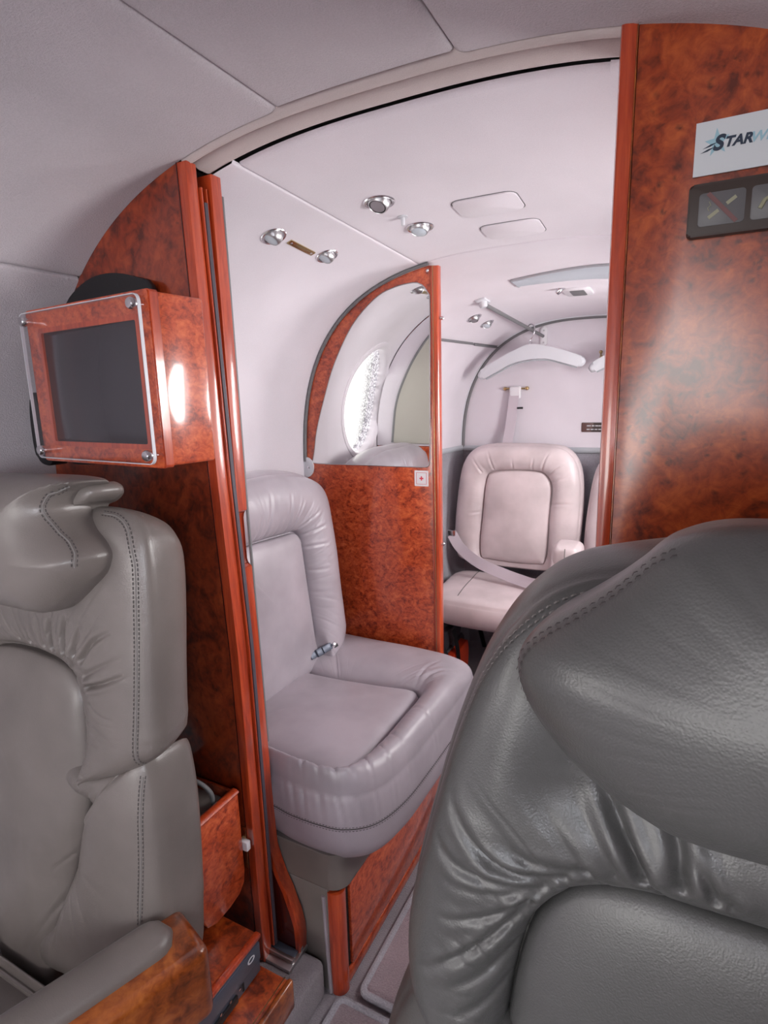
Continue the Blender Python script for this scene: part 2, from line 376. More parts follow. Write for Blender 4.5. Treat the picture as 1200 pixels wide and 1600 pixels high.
    for s in ss:
        def fn(i):
            if inner:
                P = O[i].lerp(I[i], s)
                if s <= crest: x = 1-s/crest; h = H*(1-x**p)**(1/p)
                else: x = (s-crest)/(1-crest); h = -groove+(H+groove)*(1-x**p)**(1/p)
            else:
                P = O[i].lerp(c, s)
                if roll:     # rounding measured from the nearest point of the outline
                    d = math.sqrt(float(((OA-(P.x, P.y))**2).sum(1).min())); x = max(0, 1-d/roll); h = H*(1-x**p)**(1/p)
                else:
                    x = max(0, 1-s/sr); h = H*(1-x**p)**(1/p)+dome*(1-(1-s)**2)
            mk = hmask(P.x, P.y) if hmask else 1
            h *= mk
            if gather:
                q = noise.noise(nz(i, s)); q2 = noise.noise(nz(i, s, 1.9)+Vector((9, 3, 1)))
                cr = max(0, 1-abs(q)/gw)**1.5+.5*max(0, 1-abs(q2)/gw)**1.5
                reach = .30+.28*noise.noise(nz(i, 0, .5)+Vector((2, 8, 3)))
                fall = sstep(reach-.15, reach+.4, s)*(1-.6*sstep(.93, 1, s)) if inner else sstep(.0, .1, s)*(1-sstep(.25, .6, s))
                lump = .55+.9*max(-.45, noise.noise(nz(i, 0, .4)+Vector((5, 5, 5))))
                h += gather*(-cr+.9*q)*fall*wt[i]*lump*mk
            if FL: h += crease(P)*sstep(0, .03, s+.015)*(1 if inner else 1)
            if soft: h += soft*noise.noise(Vector((P.x*9, P.y*9, seed*3.1)))*sstep(0, .15, s)
            return (P.x, P.y, h)
        row(fn)
    if inner:
        for k in (.97, .8, .45): row(lambda i: (*(c+(I[i]-c)*k), -groove))
    else:
        pass
    for A, B in zip(rows, rows[1:]):
        for k in range(n): b.faces.new((A[k], A[(k+1) % n], B[(k+1) % n], B[k]))
    b.faces.new(rows[0][::-1]); 
    if inner: b.faces.new(rows[-1])
    bmesh.ops.remove_doubles(b, verts=b.verts, dist=1e-6)
    return xf(b, fr)
def stitches(name, bm_or_obj, rays, mat, parent, step=.006, ln=.0040, w=.0010, offs=(0,), up=.0004):
    """rows of thread stitches laid on a surface along a path; rays = [(origin, direction)] sampled densely"""
    me = bm_or_obj.data; base = base_of(bm_or_obj)
    tb = bmesh.new(); tb.from_mesh(me); tree = BVHTree.FromBMesh(tb); tb.free()
    pts = []
    for o, d in rays:
        h = tree.ray_cast(Vector(o)-base, Vector(d), 1.0)
        if h[0] is not None: pts.append((h[0]+base, h[1]))
    b = bmesh.new(); acc = step
    for (p, nrm), (q, n2) in zip(pts, pts[1:]):
        L = (q-p).length
        if L > .03 or L < 1e-6: continue
        t = (q-p).normalized(); nrm = nrm if nrm.dot(Vector(rays[0][1])) < 0 else -nrm
        sd = t.cross(nrm).normalized()
        d = step-acc if acc < step else 0
        while d <= L:
            for of in offs:
                c0 = p+t*d+sd*of+nrm*up
                vs = [b.verts.new(c0+t*a*ln/2+sd*e*w/2+nrm*(.0006 if a == 0 else 0)) for a in (-1, 1) for e in (-1, 1)]
                mid = [b.verts.new(c0+sd*e*w/2+nrm*.0007) for e in (-1, 1)]
                b.faces.new((vs[0], mid[0], mid[1], vs[1])); b.faces.new((mid[0], vs[2], vs[3], mid[1]))
            d += step
        acc = L-(d-step)
    o = link(name, b, mat, parent); o['kind'] = 'stuff'; return o, pts
def piping(name, pts, r, mat, parent, sink=.3):
    return link(name, tube_bm([p+n*(-r*sink) for p, n in pts], r, 8), mat, parent)
def up_rays(fr, path, n, w=.2, closed=False):
    N = Vector((fr[0][2], fr[1][2], fr[2][2])); res = []
    for q in catmull(path, n, closed): res.append((fr @ Vector((q.x, q.y, w)), -N))
    return res
# ------------------------------------------------------------------ cabin shell
XC, Z0, BL = -.36, .8, 1.8
STA = [(-3.2, .70, .612, 2.65), (.70, .70, .607, 2.65), (1.36, .60, .56, 2.8), (2.4, .495, .515, 2.5), (2.7, .47, .50, 2.5)]
def prof(y):
    for A, B in zip(STA, STA[1:]):
        if y <= B[0]:
            t = (y-A[0])/(B[0]-A[0]); return [A[i]+(B[i]-A[i])*t for i in (1, 2, 3)]
    return STA[-1][1:]
def sh(y, t, off=0.0):
    """point of the cabin lining at station y; t = 0 right wall, 90 crown, 180 left wall, beyond = below the waist; off > 0 goes outward"""
    a, b, n = prof(y); r = math.radians(t); cs, sn = math.cos(r), math.sin(r); bb = b if sn >= 0 else BL
    x = a*math.copysign(abs(cs)**(2/n), cs); z = bb*math.copysign(abs(sn)**(2/n), sn)
    g = Vector((abs(x/a)**(n-1)/a*math.copysign(1, x), 0, abs(z/bb)**(n-1)/bb*math.copysign(1, z))).normalized()
    return Vector((XC+x, y, Z0+z))+g*off
def t_x(y, x):     # angle where the ceiling passes x
    a, b, n = prof(y); u = (x-XC)/a; return math.degrees(math.acos(math.copysign(min(1, abs(u))**(n/2), u)))
def t_z(y, z, left=True):
    a, b, n = prof(y); w = (z-Z0)/(b if z >= Z0 else BL); s = math.degrees(math.asin(math.copysign(min(1, abs(w))**(n/2), w)))
    return 180-s if left else s
def fine(a, b, n, edge):
    L = abs(b-a); ks = [0, .12*edge, .3*edge, .6*edge, edge]; e = [k/L for k in ks]
    mid = [e[-1]+(1-2*e[-1])*i/n for i in range(1, n)]
    return [a+(b-a)*k for k in e+mid+[1-k for k in e[::-1]]]
def patch_bm(ta, tb, y0, y1, curl=(1, 1, 1, 1), ny=30, nt=40, hole=None, edge=.012, depth=.009):
    """piece of lining between the angle functions ta(y), tb(y); its edges roll outward where curl says (t start, t end, y0, y1)"""
    b = bmesh.new(); ys = fine(y0, y1, ny, edge); rows = []
    for y in ys:
        A, B = ta(y), tb(y); L = sum((sh(y, A+(B-A)*i/20)-sh(y, A+(B-A)*(i+1)/20)).length for i in range(20))
        row = []
        for f in fine(0, 1, nt, edge/L):
            d = [f*L if curl[0] else 9, (1-f)*L if curl[1] else 9, y-y0 if curl[2] else 9, y1-y if curl[3] else 9]
            k = max(0, 1-min(d)/edge)
            row.append(b.verts.new(sh(y, A+(B-A)*f, depth*(1-math.sqrt(max(0, 1-k*k))))))
        rows.append(row)
    for A, B in zip(rows, rows[1:]):
        for i in range(len(A)-1):
            f = (A[i], A[i+1], B[i+1], B[i]); 
            if hole:
                cc = sum((v.co for v in f), Vector())/4
                if any(((cc.y-hy)/ry)**2+((cc.z-hz)/rz)**2 < 1 for hy, hz, ry, rz in hole): continue
            b.faces.new(f)
    bmesh.ops.delete(b, geom=[v for v in b.verts if not v.link_faces], context='VERTS')
    return b
def window(name, y, z, r_y, r_z, left=True, frost='pane'):
    """oval cabin window: rolled reveal, acrylic pane set outside it"""
    root = struct(name); sgn = 180 if left else 0; b = bmesh.new(); rows = []
    for rr, off in ((1.13, .001), (1.125, -.003), (1.09, -.006), (1.04, -.005), (1.0, .001), (.985, .009), (.97, .025), (.965, .055)):
        row = []
        for k in range(56):
            a = 2*math.pi*k/56; yy = y+r_y*rr*math.cos(a); zz = z+r_z*rr*math.sin(a)
            row.append(b.verts.new(sh(yy, t_z(yy, zz, left), off)))
        rows.append(row)
    for A, B in zip(rows, rows[1:]):
        for k in range(56): b.faces.new((A[k], A[(k+1) % 56], B[(k+1) % 56], B[k]))
    link('window_reveal', b, 'liner', root)
    b = bmesh.new(); vs = []
    for k in range(56):
        a = 2*math.pi*k/56; yy = y+r_y*.97*math.cos(a); zz = z+r_z*.97*math.sin(a); vs.append(b.verts.new(sh(yy, t_z(yy, zz, left), .030)))
    b.faces.new(vs); link('pane', b, frost, root); return root
fwd_w = [(-1.75, 1.02, .17, .17), (-1.1, 1.02, .17, .17), (-.45, 1.02, .17, .17)]
hol = lambda L: [(y, z, ry*1.06, rz*1.06) for y, z, ry, rz in L]
ceil = struct('ceiling'); wl = struct('wall_left'); wr = struct('wall_right')
PB, AB = .682, .752            # partition front and back
# forward cabin: crown panel, side headliners, lower sidewalls
link('headliner_panel', patch_bm(lambda y: t_x(y, -.254), lambda y: t_x(y, -.496), -3.0, PB, (1, 1, 0, 1), 30, 16), 'liner_fwd', ceil)
link('headliner_panel', patch_bm(lambda y: t_x(y, -.496), lambda y: t_z(y, 1.245), -3.0, PB, (1, 1, 0, 0), 30, 34), 'liner_fwd', ceil)
link('headliner_panel', patch_bm(lambda y: t_z(y, 1.245, False), lambda y: t_x(y, -.254), -3.0, PB, (1, 1, 0, 0), 30, 34), 'liner_fwd', ceil)
link('sidewall_panel', patch_bm(lambda y: t_z(y, 1.245), lambda y: t_z(y, -.09), -3.0, PB, (1, 0, 0, 0), 160, 90, hol(fwd_w)), 'liner_fwd', wl)
link('sidewall_panel', patch_bm(lambda y: t_z(y, -.09, False), lambda y: t_z(y, 1.245, False), -3.0, PB, (0, 1, 0, 0), 160, 90, hol(fwd_w)), 'liner_fwd', wr)
for i, (y, z, ry, rz) in enumerate(fwd_w): window(f'window_{i*2+3}', y, z, ry, rz, True); window(f'window_{i*2+4}', y, z, ry, rz, False)
# aft cabin
aw = [(.905, 1.015, .178, .178)]; rw = [(1.05, 1.02, .16, .17), (1.75, 1.0, .16, .18)]
link('headliner_panel', patch_bm(lambda y: t_x(y, -.10), lambda y: t_x(y, -.626+.03*(y-.75)/.61), .757, 1.357, (0, 1, 1, 1), 20, 24, edge=.008, depth=.007), 'liner', ceil)
link('aft_liner', patch_bm(lambda y: t_x(y, -.626+.03*(y-.75)/.61), lambda y: t_z(y, -.12), .742, 1.357, (1, 0, 0, 1), 60, 150, hol(aw), edge=.006, depth=.005), 'liner', wl)
link('aft_liner', patch_bm(lambda y: t_z(y, -.12, False), lambda y: t_x(y, -.10), AB, 1.357, (0, 0, 1, 1), 60, 120, hol(rw), edge=.006, depth=.006), 'liner', wr)
link('headliner_panel', patch_bm(lambda y: t_z(y, .8, False), lambda y: t_z(y, 1.224), 1.357, 2.42, (0, 1, 1, 0), 60, 70, hol(rw), edge=.006, depth=.006), 'liner', ceil)
link('baggage_sidewall', patch_bm(lambda y: t_z(y, 1.224), lambda y: t_z(y, .80), 1.357, 2.42, (1, 0, 1, 0), 20, 24, edge=.006, depth=.006), 'liner', wl)
link('carpeted_sidewall', patch_bm(lambda y: t_z(y, .80), lambda y: t_z(y, -.12), 1.357, 2.42, (0, 0, 0, 0), 20, 20), 'sidecarpet', wl)
link('carpeted_sidewall', patch_bm(lambda y: t_z(y, -.12, False), lambda y: t_z(y, .80, False), 1.357, 2.42, (0, 0, 0, 0), 20, 20), 'sidecarpet', wr)
window('window_1', *aw[0], True, 'pane_frosted'); window('window_2', *rw[0], False); window('window_9', *rw[1], False)
skin_h = [(y, z, ry*1.0, rz*1.0) for y, z, ry, rz in fwd_w]
def skin(y0, y1, holes, lo, hi):
    return patch_bm(lambda y: lo, lambda y: hi, y0, y1, (0, 0, 0, 0), 200 if holes else 20, 110, holes)
def skin_off(bm):
    for v in bm.verts:
        p = v.co; c = Vector((XC, p.y, Z0)); d = (p-c); v.co = p+d.normalized()*.052
    return bm
link('light_blocking_skin', skin_off(skin(-3.0, 2.45, fwd_w+aw, 90, 262)), 'greytrim', wl)  # unseen outer shell, added to stop outside light leaking through lining seams
link('light_blocking_skin', skin_off(skin(-3.0, 2.45, fwd_w+rw, -82, 90)), 'greytrim', wr)
# padded door header between the two ceilings, with the door slot
def arc_sweep(pr, xa, xb, n=70):
    b = bmesh.new(); rows = []
    for i in range(n+1):
        f = i/n; row = []
        for y, off in pr:
            A, B = t_x(.70, xa), t_x(.70, xb); row.append(b.verts.new(sh(.70, A+(B-A)*f, off)+Vector((0, y-.70, 0))))
        rows.append(row)
    for A, B in zip(rows, rows[1:]):
        for k in range(len(pr)-1): b.faces.new((A[k], A[k+1], B[k+1], B[k]))
    return b
hd = struct('trim_1')
link('header_lip', arc_sweep([(PB-.002, .012), (PB, .004), (PB+.004, -.003), (PB+.010, -.005), (PB+.016, -.002), (PB+.019, .006), (PB+.020, .018)], -.06, -.672), 'header', hd)
link('door_header', arc_sweep([(.702, .018), (.704, .006), (.709, .001), (.718, -.002), (.735, -.002), (.742, .0), (.746, .006), (.7475, .016), (.7585, .016)], -.06, -.672), 'header', hd)
link('header_gap_shade', arc_sweep([(.680, .02), (.7535, .02), (.76, .02)], -.05, -.70), 'dark', hd)  # near-black sheet behind the slot, painting the shade inside it
# rear bulkhead with its rim
def bulk_poly(y, inset, zlo, zhi=None, n=60):
    A, B = t_z(y, zlo, False), t_z(y, zlo, True); return [sh(y, A+(B-A)*i/n, -inset) for i in range(n+1)]
wre = struct('wall_rear')
b = bmesh.new(); b.faces.new([b.verts.new(p) for p in bulk_poly(2.40, -.004, .80)]); link('bulkhead_panel', b, 'liner', wre)
b = bmesh.new(); b.faces.new([b.verts.new(Vector(p)) for p in ((-.88, 2.401, .80), (.16, 2.401, .80), (.16, 2.401, -.12), (-.88, 2.401, -.12))]); link('carpeted_panel', b, 'sidecarpet', wre)
t3 = struct('trim_2'); link('bulkhead_rim', tube_bm(bulk_poly(2.392, .004, .81, n=80), .0075, 10), 'greytrim', t3)
link('rim_bead', tube_bm(bulk_poly(2.380, .001, .81, n=80), .003, 8), 'pale', t3)
t4 = struct('trim_3'); link('waist_moulding', tube_bm([sh(y, t_z(y, .808), -.004) for y in (1.37, 1.6, 1.9, 2.2, 2.385)], 1, 8, flat=(.005, .011, (0, 0, 1))), 'moulding', t4)
link('waist_moulding', tube_bm([(-.85, 2.392, .806), (-.4, 2.392, .806), (.12, 2.392, .806)], 1, 8, flat=(.005, .011, (0, 0, 1))), 'moulding', t4)
t5 = struct('trim_4')
link('seam_strip', tube_bm([sh(y, t_z(y, 1.224), -.001) for y in (1.37, 1.5, 1.7, 1.9, 2.1, 2.16)], 1, 6, flat=(.003, .008, (-.5, 0, .8))), 'greytrim', t5)
link('seam_strip', tube_bm([sh(y, t_z(y, 1.222), -.001) for y in (2.175, 2.25, 2.3, 2.385)], 1, 6, flat=(.003, .008, (-.5, 0, .8))), 'greytrim', t5)

# ------------------------------------------------------------------ floor
fl = struct('floor')
link('aisle_floor', box_bm(-1.02, .30, -3.0, 2.41, -.115, -.09), 'carpet', fl)
link('raised_floor', box_bm(-1.04, -.535, -2.0, .74, -.09, -.004, .016, 4), 'carpet', fl)
link('raised_floor', box_bm(-.14, .30, -2.0, .70, -.09, -.004, .016, 4), 'carpet', fl)
def mat_thing(x0, x1, y0, y1, label):
    root = thing('floor_mat', ((x0+x1)/2, (y0+y1)/2, -.09), label, 'mat', 'aisle mats')
    fr = frame(((x0+x1)/2, (y0+y1)/2, -.09), (1, 0, 0), (0, 1, 0)); hw, hh = (x1-x0)/2, (y1-y0)/2
    b = prism_bm(rrect(-hw, hw, -hh, hh, .012), fr, .0005, .013, .004); link('carpet_pile', b, 'mat', root)
    pts = [fr @ Vector((u, v, .010)) for u, v in rrect(-hw, hw, -hh, hh, .014)]
    bd = link('bound_edge', tube_bm(pts, .0075, 8, closed=True), 'sidecarpet', root)
mat_thing(-.475, -.16, .765, 1.34, 'mauve carpet mat with fuzzy grey bound edge beside the wooden drawer front')
mat_thing(-.505, -.165, -.4, .738, 'mauve carpet mat in front of the doorway at the bottom edge')
root = thing('door_track', (-.35, .715, -.004), 'grey metal sliding door track in the floor at the foot of the post', 'track')
link('track_plate', box_bm(-.66, -.578, .684, .744, -.006, .003, .0015), 'alu', root)
for y in (.700, .728): link('rail', box_bm(-.66, -.58, y-.004, y+.004, .003, .012, .0015), 'alu', root)
link('seal', box_bm(-.66, -.585, .7055, .7225, .003, .008, .002), 'steel', root)

# ------------------------------------------------------------------ partitions
def shell_left(y, z0, z1, inset, n=36):
    A, B = t_z(y, z1), t_z(y, z0); return [(p.x, p.z) for p in (sh(y, A+(B-A)*i/n, -inset) for i in range(n+1))]
def part_poly(y, edge, inset=-.002, zlo=-.004):
    # right edge points from the floor up, then down the lining
    x_top, z_top = edge[-1]; A = t_x(y, x_top); B = t_z(y, zlo)
    return list(edge)+[(p.x, p.z) for p in (sh(y, A+(B-A)*i/40, -inset) for i in range(0, 41))]
XZ = lambda y: frame((0, y, 0), (1, 0, 0), (0, 0, 1))      # normal looks forward (-y)
e_edge = [(-.633, -.002), (-.638, .623), (-.6505, .905), (-.662, sh(.69, t_x(.69, -.662)).z-.004)]
e_front = [(x-.016, z) for x, z in e_edge]
e_front[-1] = (e_front[-1][0], sh(.69, t_x(.69, e_front[-1][0])).z-.004)
root = thing('door_partition', (-.85, .70, 0), 'burl partition coloured as in shade on the left of the doorway behind the monitor', 'partition')
link('burl_panel', prism_bm(part_poly(.69, e_front), XZ(.70), 0, .0175, .0015), 'burl_shaded', root)
def post_bm(edge, w, y0, y1, bev=.002):
    pts = [(x, z) for x, z in edge]+[(x-w, z) for x, z in edge[::-1]]
    return prism_bm(pts, XZ(y1), 0, y1-y0, bev)
top = sh(.69, t_x(.69, -.66)).z
e_f2 = [(x-.0175, z) for x, z in e_edge]
link('edge_post', post_bm(e_edge, .0175, .681, .7025, .002), 'trim', root)
link('pinstripe', post_bm([(x-.0168, z) for x, z in e_edge], .002, .6804, .684, .0004), 'deepwood', root)
# sliding door leaf parked inside the partition
leaf = thing('sliding_door', (-.66, .711, .006), 'sliding door parked inside the left partition showing its dark edge seal', 'door')
e_l = [(x+.0215, z) for x, z in e_f2]; e_l[-1] = (e_l[-1][0], e_l[-1][1]-.03); e_l[0] = (e_l[0][0], .014)
link('door_leaf', post_bm(e_l, .28, .7045, .7075, .0005), 'trim', leaf)
link('door_leaf', post_bm(e_l, .28, .7150, .7170, .0005), 'trim', leaf)
e_s = [(x+.002, z-(.02 if i == 3 else 0)) for i, (x, z) in enumerate(e_l)]
link('edge_seal', post_bm(e_s, .02, .7078, .7147, .001), 'purple', leaf)
# rear layer of the partition, with a flared foot and a finger notch
rear = thing('pocket_partition', (-.85, .74, 0), 'rear burl layer of the doorway partition with a flared foot and a finger notch', 'partition')
e_r = [(-.581, -.002), (-.580, .03), (-.581, .055), (-.587, .085), (-.603, .125), (-.618, .155), (-.629, .18), (-.6355, .21), (-.640, .316), (-.645, .61), (-.6478, .757),
       (-.658, .762), (-.660, .770), (-.661, .842), (-.659, .850), (-.6497, .856), (-.650, .896), (-.652, 1.2), (-.6535, top-.012)]
link('edge_post', prism_bm(e_r+[(x-(.03 if z > .4 else .011), z) for x, z in e_r[::-1]], XZ(.744), 0, .0225, .002), 'trim', rear)
link('foot_web', prism_bm([(-.655, 0), (-.589, 0), (-.589, .06), (-.597, .092), (-.612, .128), (-.63, .165), (-.65, .21)], XZ(.735), 0, .012, .001), 'deepwood', rear)
link('burl_panel', prism_bm([(-.662, -.002), (-.668, .85)]+shell_left(.745, -.002, .85, .006)[0:], XZ(.746), 0, .010, .001), 'burl_red', rear)
link('backing_panel', prism_bm([(-.668, .852), (-.674, 1.34)]+[(p.x, p.z) for p in (sh(.748, t_x(.748, -.70)+(t_z(.748, .852)-t_x(.748, -.70))*i/30, -.004) for i in range(31))], XZ(.7475), 0, .0025), 'liner', rear)
up = [(q.x, q.y) for q in catmull([(-.975, .862), (-.957, 1.0), (-.918, 1.10), (-.862, 1.19), (-.79, 1.265), (-.70, 1.31)], 40, False)]
link('upper_panel', prism_bm([(-.672, .856), (-.676, 1.315)]+up[::-1], XZ(.757), 0, .012, .003), 'cream', rear)
link('gasket', tube_bm([(x-.004, .754, z+.002) for x, z in up], .0055, 8), 'greytrim', rear)
link('edge_binding', tube_bm([(x-.003, .747, z) for x, z in ((-.6535, 1.345), (-.6522, 1.2), (-.650, .896), (-.645, .61), (-.641, .42))], 1, 6, flat=(.0030, .0025, (1, 0, 0))), 'greytrim', rear)
# right partition
root = thing('right_partition', (.12, .70, 0), 'glossy burl partition on the right of the doorway carrying the cabin sign', 'partition')
pr_ = [(p.x, p.z) for p in (sh(.69, t_z(.69, -.004, False)+(t_x(.69, -.066)-t_z(.69, -.004, False))*i/50, .004) for i in range(51))]
link('burl_panel', prism_bm(pr_+[(-.0655, -.002)], XZ(.71), 0, .0285, .001), 'burl', root)
link('edge_trim', post_bm([(-.0655, -.002), (-.0655, top+.036)], .0165, .679, .745, .005), 'trim', root)
link('pinstripe', post_bm([(-.0648, -.002), (-.0655, top+.036)], .0012, .6803, .69, .0003), 'armwood', root)
# mirror partition
YM = 1.36
root = thing('mirror_partition', (-.78, YM, -.09), 'burl partition with an inset mirror at the far end of the side seat', 'partition')
px_ = [(-.553, -.09), (-.5615, 1.330)]
A, B = t_x(YM, -.572), t_z(YM, -.09)
pp = [(p.x, p.z) for p in (sh(YM, A+(B-A)*i/60, -.007) for i in range(61))]
link('burl_panel', prism_bm([(-.563, -.09), (-.568, pp[0][1])]+pp, XZ(YM+.02), 0, .02, .0015), 'burl_red', root)
link('edge_trim', prism_bm([(-.543, -.09), (-.5475, pp[0][1]-.002), (-.5685, pp[0][1]), (-.564, -.09)], XZ(YM+.022), 0, .026, .006, 4), 'trim', root)
link('pinstripe', prism_bm([(-.5545, -.09), (-.559, pp[0][1]-.002), (-.5605, pp[0][1]-.002), (-.556, -.09)], XZ(YM+.005), 0, .0102, .0003), 'brass', root)
mir = [(-.922, .856), (-.75, .8555), (-.592, .856), (-.578, .862), (-.573, .880), (-.571, 1.05), (-.5695, 1.255), (-.574, 1.279), (-.585, 1.296), (-.601, 1.305), (-.622, 1.3065), (-.66, 1.302), (-.709, 1.286), (-.765, 1.244), (-.807, 1.194), (-.852, 1.116), (-.884, 1.036), (-.912, .955), (-.9255, .889), (-.930, .868)]
mirc = [(q.x, q.y) for q in catmull(mir, 120)]
mo = link('mirror', prism_bm(mirc, XZ(YM), 0, .0022, .0006), 'mirror', root, smooth=20)
link('mirror_rim', tube_bm([Vector((x, YM-.0012, z)) for x, z in mirc], .0016, 6, closed=True), 'alu', root)
link('gasket', tube_bm([sh(YM, A+(t_z(YM, .86)-A)*i/40, -.003)+Vector((0, -.004, 0)) for i in range(41)], .0045, 8), 'greytrim', root)
def screw(x, z, y, parent, r=.005, mat='chrome'):
    link('screw', xf(lathe_bm([(r, 0), (r*.95, r*.3), (r*.5, r*.55), (.0005, r*.6)], 14), frame((x, y, z), (1, 0, 0), (0, 0, 1))), mat, parent)
screw(-.5745, 1.331, YM, root, .004)
link('bracket', prism_bm([(q.x, q.y) for q in catmull([(-.962, .866), (-.948, .872), (-.934, .862), (-.930, .845), (-.936, .824), (-.95, .815), (-.962, .822)], 30)], XZ(YM), 0, .006, .002), 'pale', root)
screw(-.945, .843, YM-.006, root, .004)
for z in (1.22, .653): link('stud', xf(lathe_bm([(.0045, 0), (.0045, .006), (.002, .008), (.0003, .0085)], 14), frame((-.545, YM+.01, z), (0, 1, 0), (0, 0, 1))), 'chrome', root)
# first aid sticker
root = thing('sticker', (-.597, YM, .826), 'white square sticker with a small red cross below the mirror', 'sticker')
fr_s = frame((-.597, YM, .826), (1, 0, 0), (0, 0, 1))
link('backing', prism_bm(rrect(-.0195, .0195, -.0205, .0205, .002), fr_s, .0002, .0009), 'white', root)
b = bmesh.new()
for u0, u1, v0, v1 in ((-.0145, .0145, .0145, .0153), (-.0145, .0145, -.0153, -.0145), (-.0145, -.0137, -.0145, .0145), (.0137, .0145, -.0145, .0145)):
    join(b, prism_bm([(u0, v0), (u1, v0), (u1, v1), (u0, v1)], fr_s, .0009, .0012))
link('printed_border', b, 'red', root)
k = .0016; l = .0055
link('red_cross', prism_bm([(-k, -l), (k, -l), (k, -k), (l, -k), (l, k), (k, k), (k, l), (-k, l), (-k, k), (-l, k), (-l, -k), (-k, -k)], fr_s, .0009, .0013), 'red', root)
fold_r = [([(-0.1531, 0.0133), (-0.1751, -0.0166), (-0.1944, -0.0372), (-0.2272, -0.0626)], 0.0035, 0.0028), ([(-0.1457, 0.0275), (-0.1683, 0.0253), (-0.1901, 0.0261), (-0.2086, 0.0333), (-0.2182, 0.0417)], 0.004, 0.0035), ([(-0.1325, 0.0379), (-0.1645, 0.0357), (-0.1865, 0.0481), (-0.2028, 0.0655), (-0.2088, 0.0783)], 0.0035, 0.003), ([(-0.1196, 0.0455), (-0.1406, 0.0447), (-0.1588, 0.0467), (-0.1761, 0.0584)], 0.0025, 0.003), ([(-0.152, 0.0152), (-0.1736, 0.0003), (-0.2, -0.0108), (-0.2117, -0.0123)], 0.003, 0.0025), ([(-0.1548, 0.0059), (-0.1708, -0.0147), (-0.19, -0.0327), (-0.2105, -0.0494)], 0.002, 0.0025), ([(-0.1616, -0.0291), (-0.1825, -0.0508), (-0.2051, -0.0666)], 0.003, 0.003), ([(-0.1667, -0.0597), (-0.1816, -0.0745), (-0.1996, -0.0862)], 0.003, 0.003), ([(-0.0897, 0.0546), (-0.0996, 0.0744), (-0.1096, 0.0933), (-0.1195, 0.1085), (-0.1273, 0.1165)], 0.006, 0.0035), ([(-0.0682, 0.0563), (-0.0712, 0.0768), (-0.079, 0.0955), (-0.088, 0.107)], 0.006, 0.004), ([(-0.0505, 0.0518), (-0.056, 0.0632), (-0.063, 0.074)], 0.004, 0.003), ([(-0.1035, 0.0505), (-0.1154, 0.0688), (-0.1315, 0.0904)], 0.002, 0.004), ([(-0.1407, 0.0316), (-0.173, 0.037), (-0.1932, 0.0503), (-0.2098, 0.0701)], 0.002, 0.003), ([(-0.0427, 0.0494), (-0.0464, 0.0593)], 0.003, 0.003), ([(-0.1494, 0.0215), (-0.1808, 0.0158), (-0.2079, 0.0146)], 0.0025, 0.003)]
fold_l = [([(0.0455, 0.0039), (0.0455, 0.0241), (0.0485, 0.0475)], 0.011, 0.004), ([(0.0777, 0.0043), (0.078, 0.0297), (0.0837, 0.0557)], 0.011, 0.004), ([(0.1165, 0.0008), (0.1413, 0.0291), (0.1772, 0.0507)], 0.006, 0.0035), ([(0.1218, -0.0204), (0.1588, 0.0002), (0.1963, 0.0195)], 0.003, 0.003), ([(0.1289, -0.0341), (0.1639, -0.0213), (0.1988, -0.0055)], 0.006, 0.003), ([(0.0162, 0.0004), (0.0151, 0.0236), (0.0194, 0.043)], 0.006, 0.004), ([(-0.0215, -0.0016), (-0.0246, 0.017)], 0.006, 0.003), ([(0.0981, 0.0045), (0.1047, 0.0253), (0.1167, 0.0494)], 0.006, 0.0035), ([(-0.0528, -0.0023), (-0.0559, 0.0166)], 0.003, 0.003), ([(0.1315, -0.0586), (0.149, -0.0679), (0.1802, -0.0692)], 0.0015, 0.003)]
fold_cb = [([(-0.069, 0.1442), (-0.0594, 0.1961), (-0.0497, 0.248)], 0.003, 0.004), ([(0.0101, 0.135), (0.0137, 0.1821), (0.0205, 0.2328)], 0.0025, 0.004), ([(0.039, 0.1193), (0.0767, 0.1467), (0.1322, 0.1723)], 0.0035, 0.003), ([(0.0415, 0.108), (0.0979, 0.1217), (0.1513, 0.1313)], 0.0035, 0.003), ([(0.0437, 0.0843), (0.1033, 0.0853), (0.1514, 0.0819)], 0.003, 0.003), ([(0.0408, 0.0383), (0.089, 0.0246), (0.145, 0.0171)], 0.002, 0.004), ([(0.0355, -0.0072), (0.0896, -0.0324), (0.1397, -0.0435)], 0.0015, 0.004), ([(0.0259, 0.1284), (0.0429, 0.1689), (0.0703, 0.2097)], 0.003, 0.003), ([(-0.1008, 0.146), (-0.0902, 0.202)], 0.002, 0.004), ([(-0.032, 0.1386), (-0.0227, 0.1891)], 0.002, 0.004)]
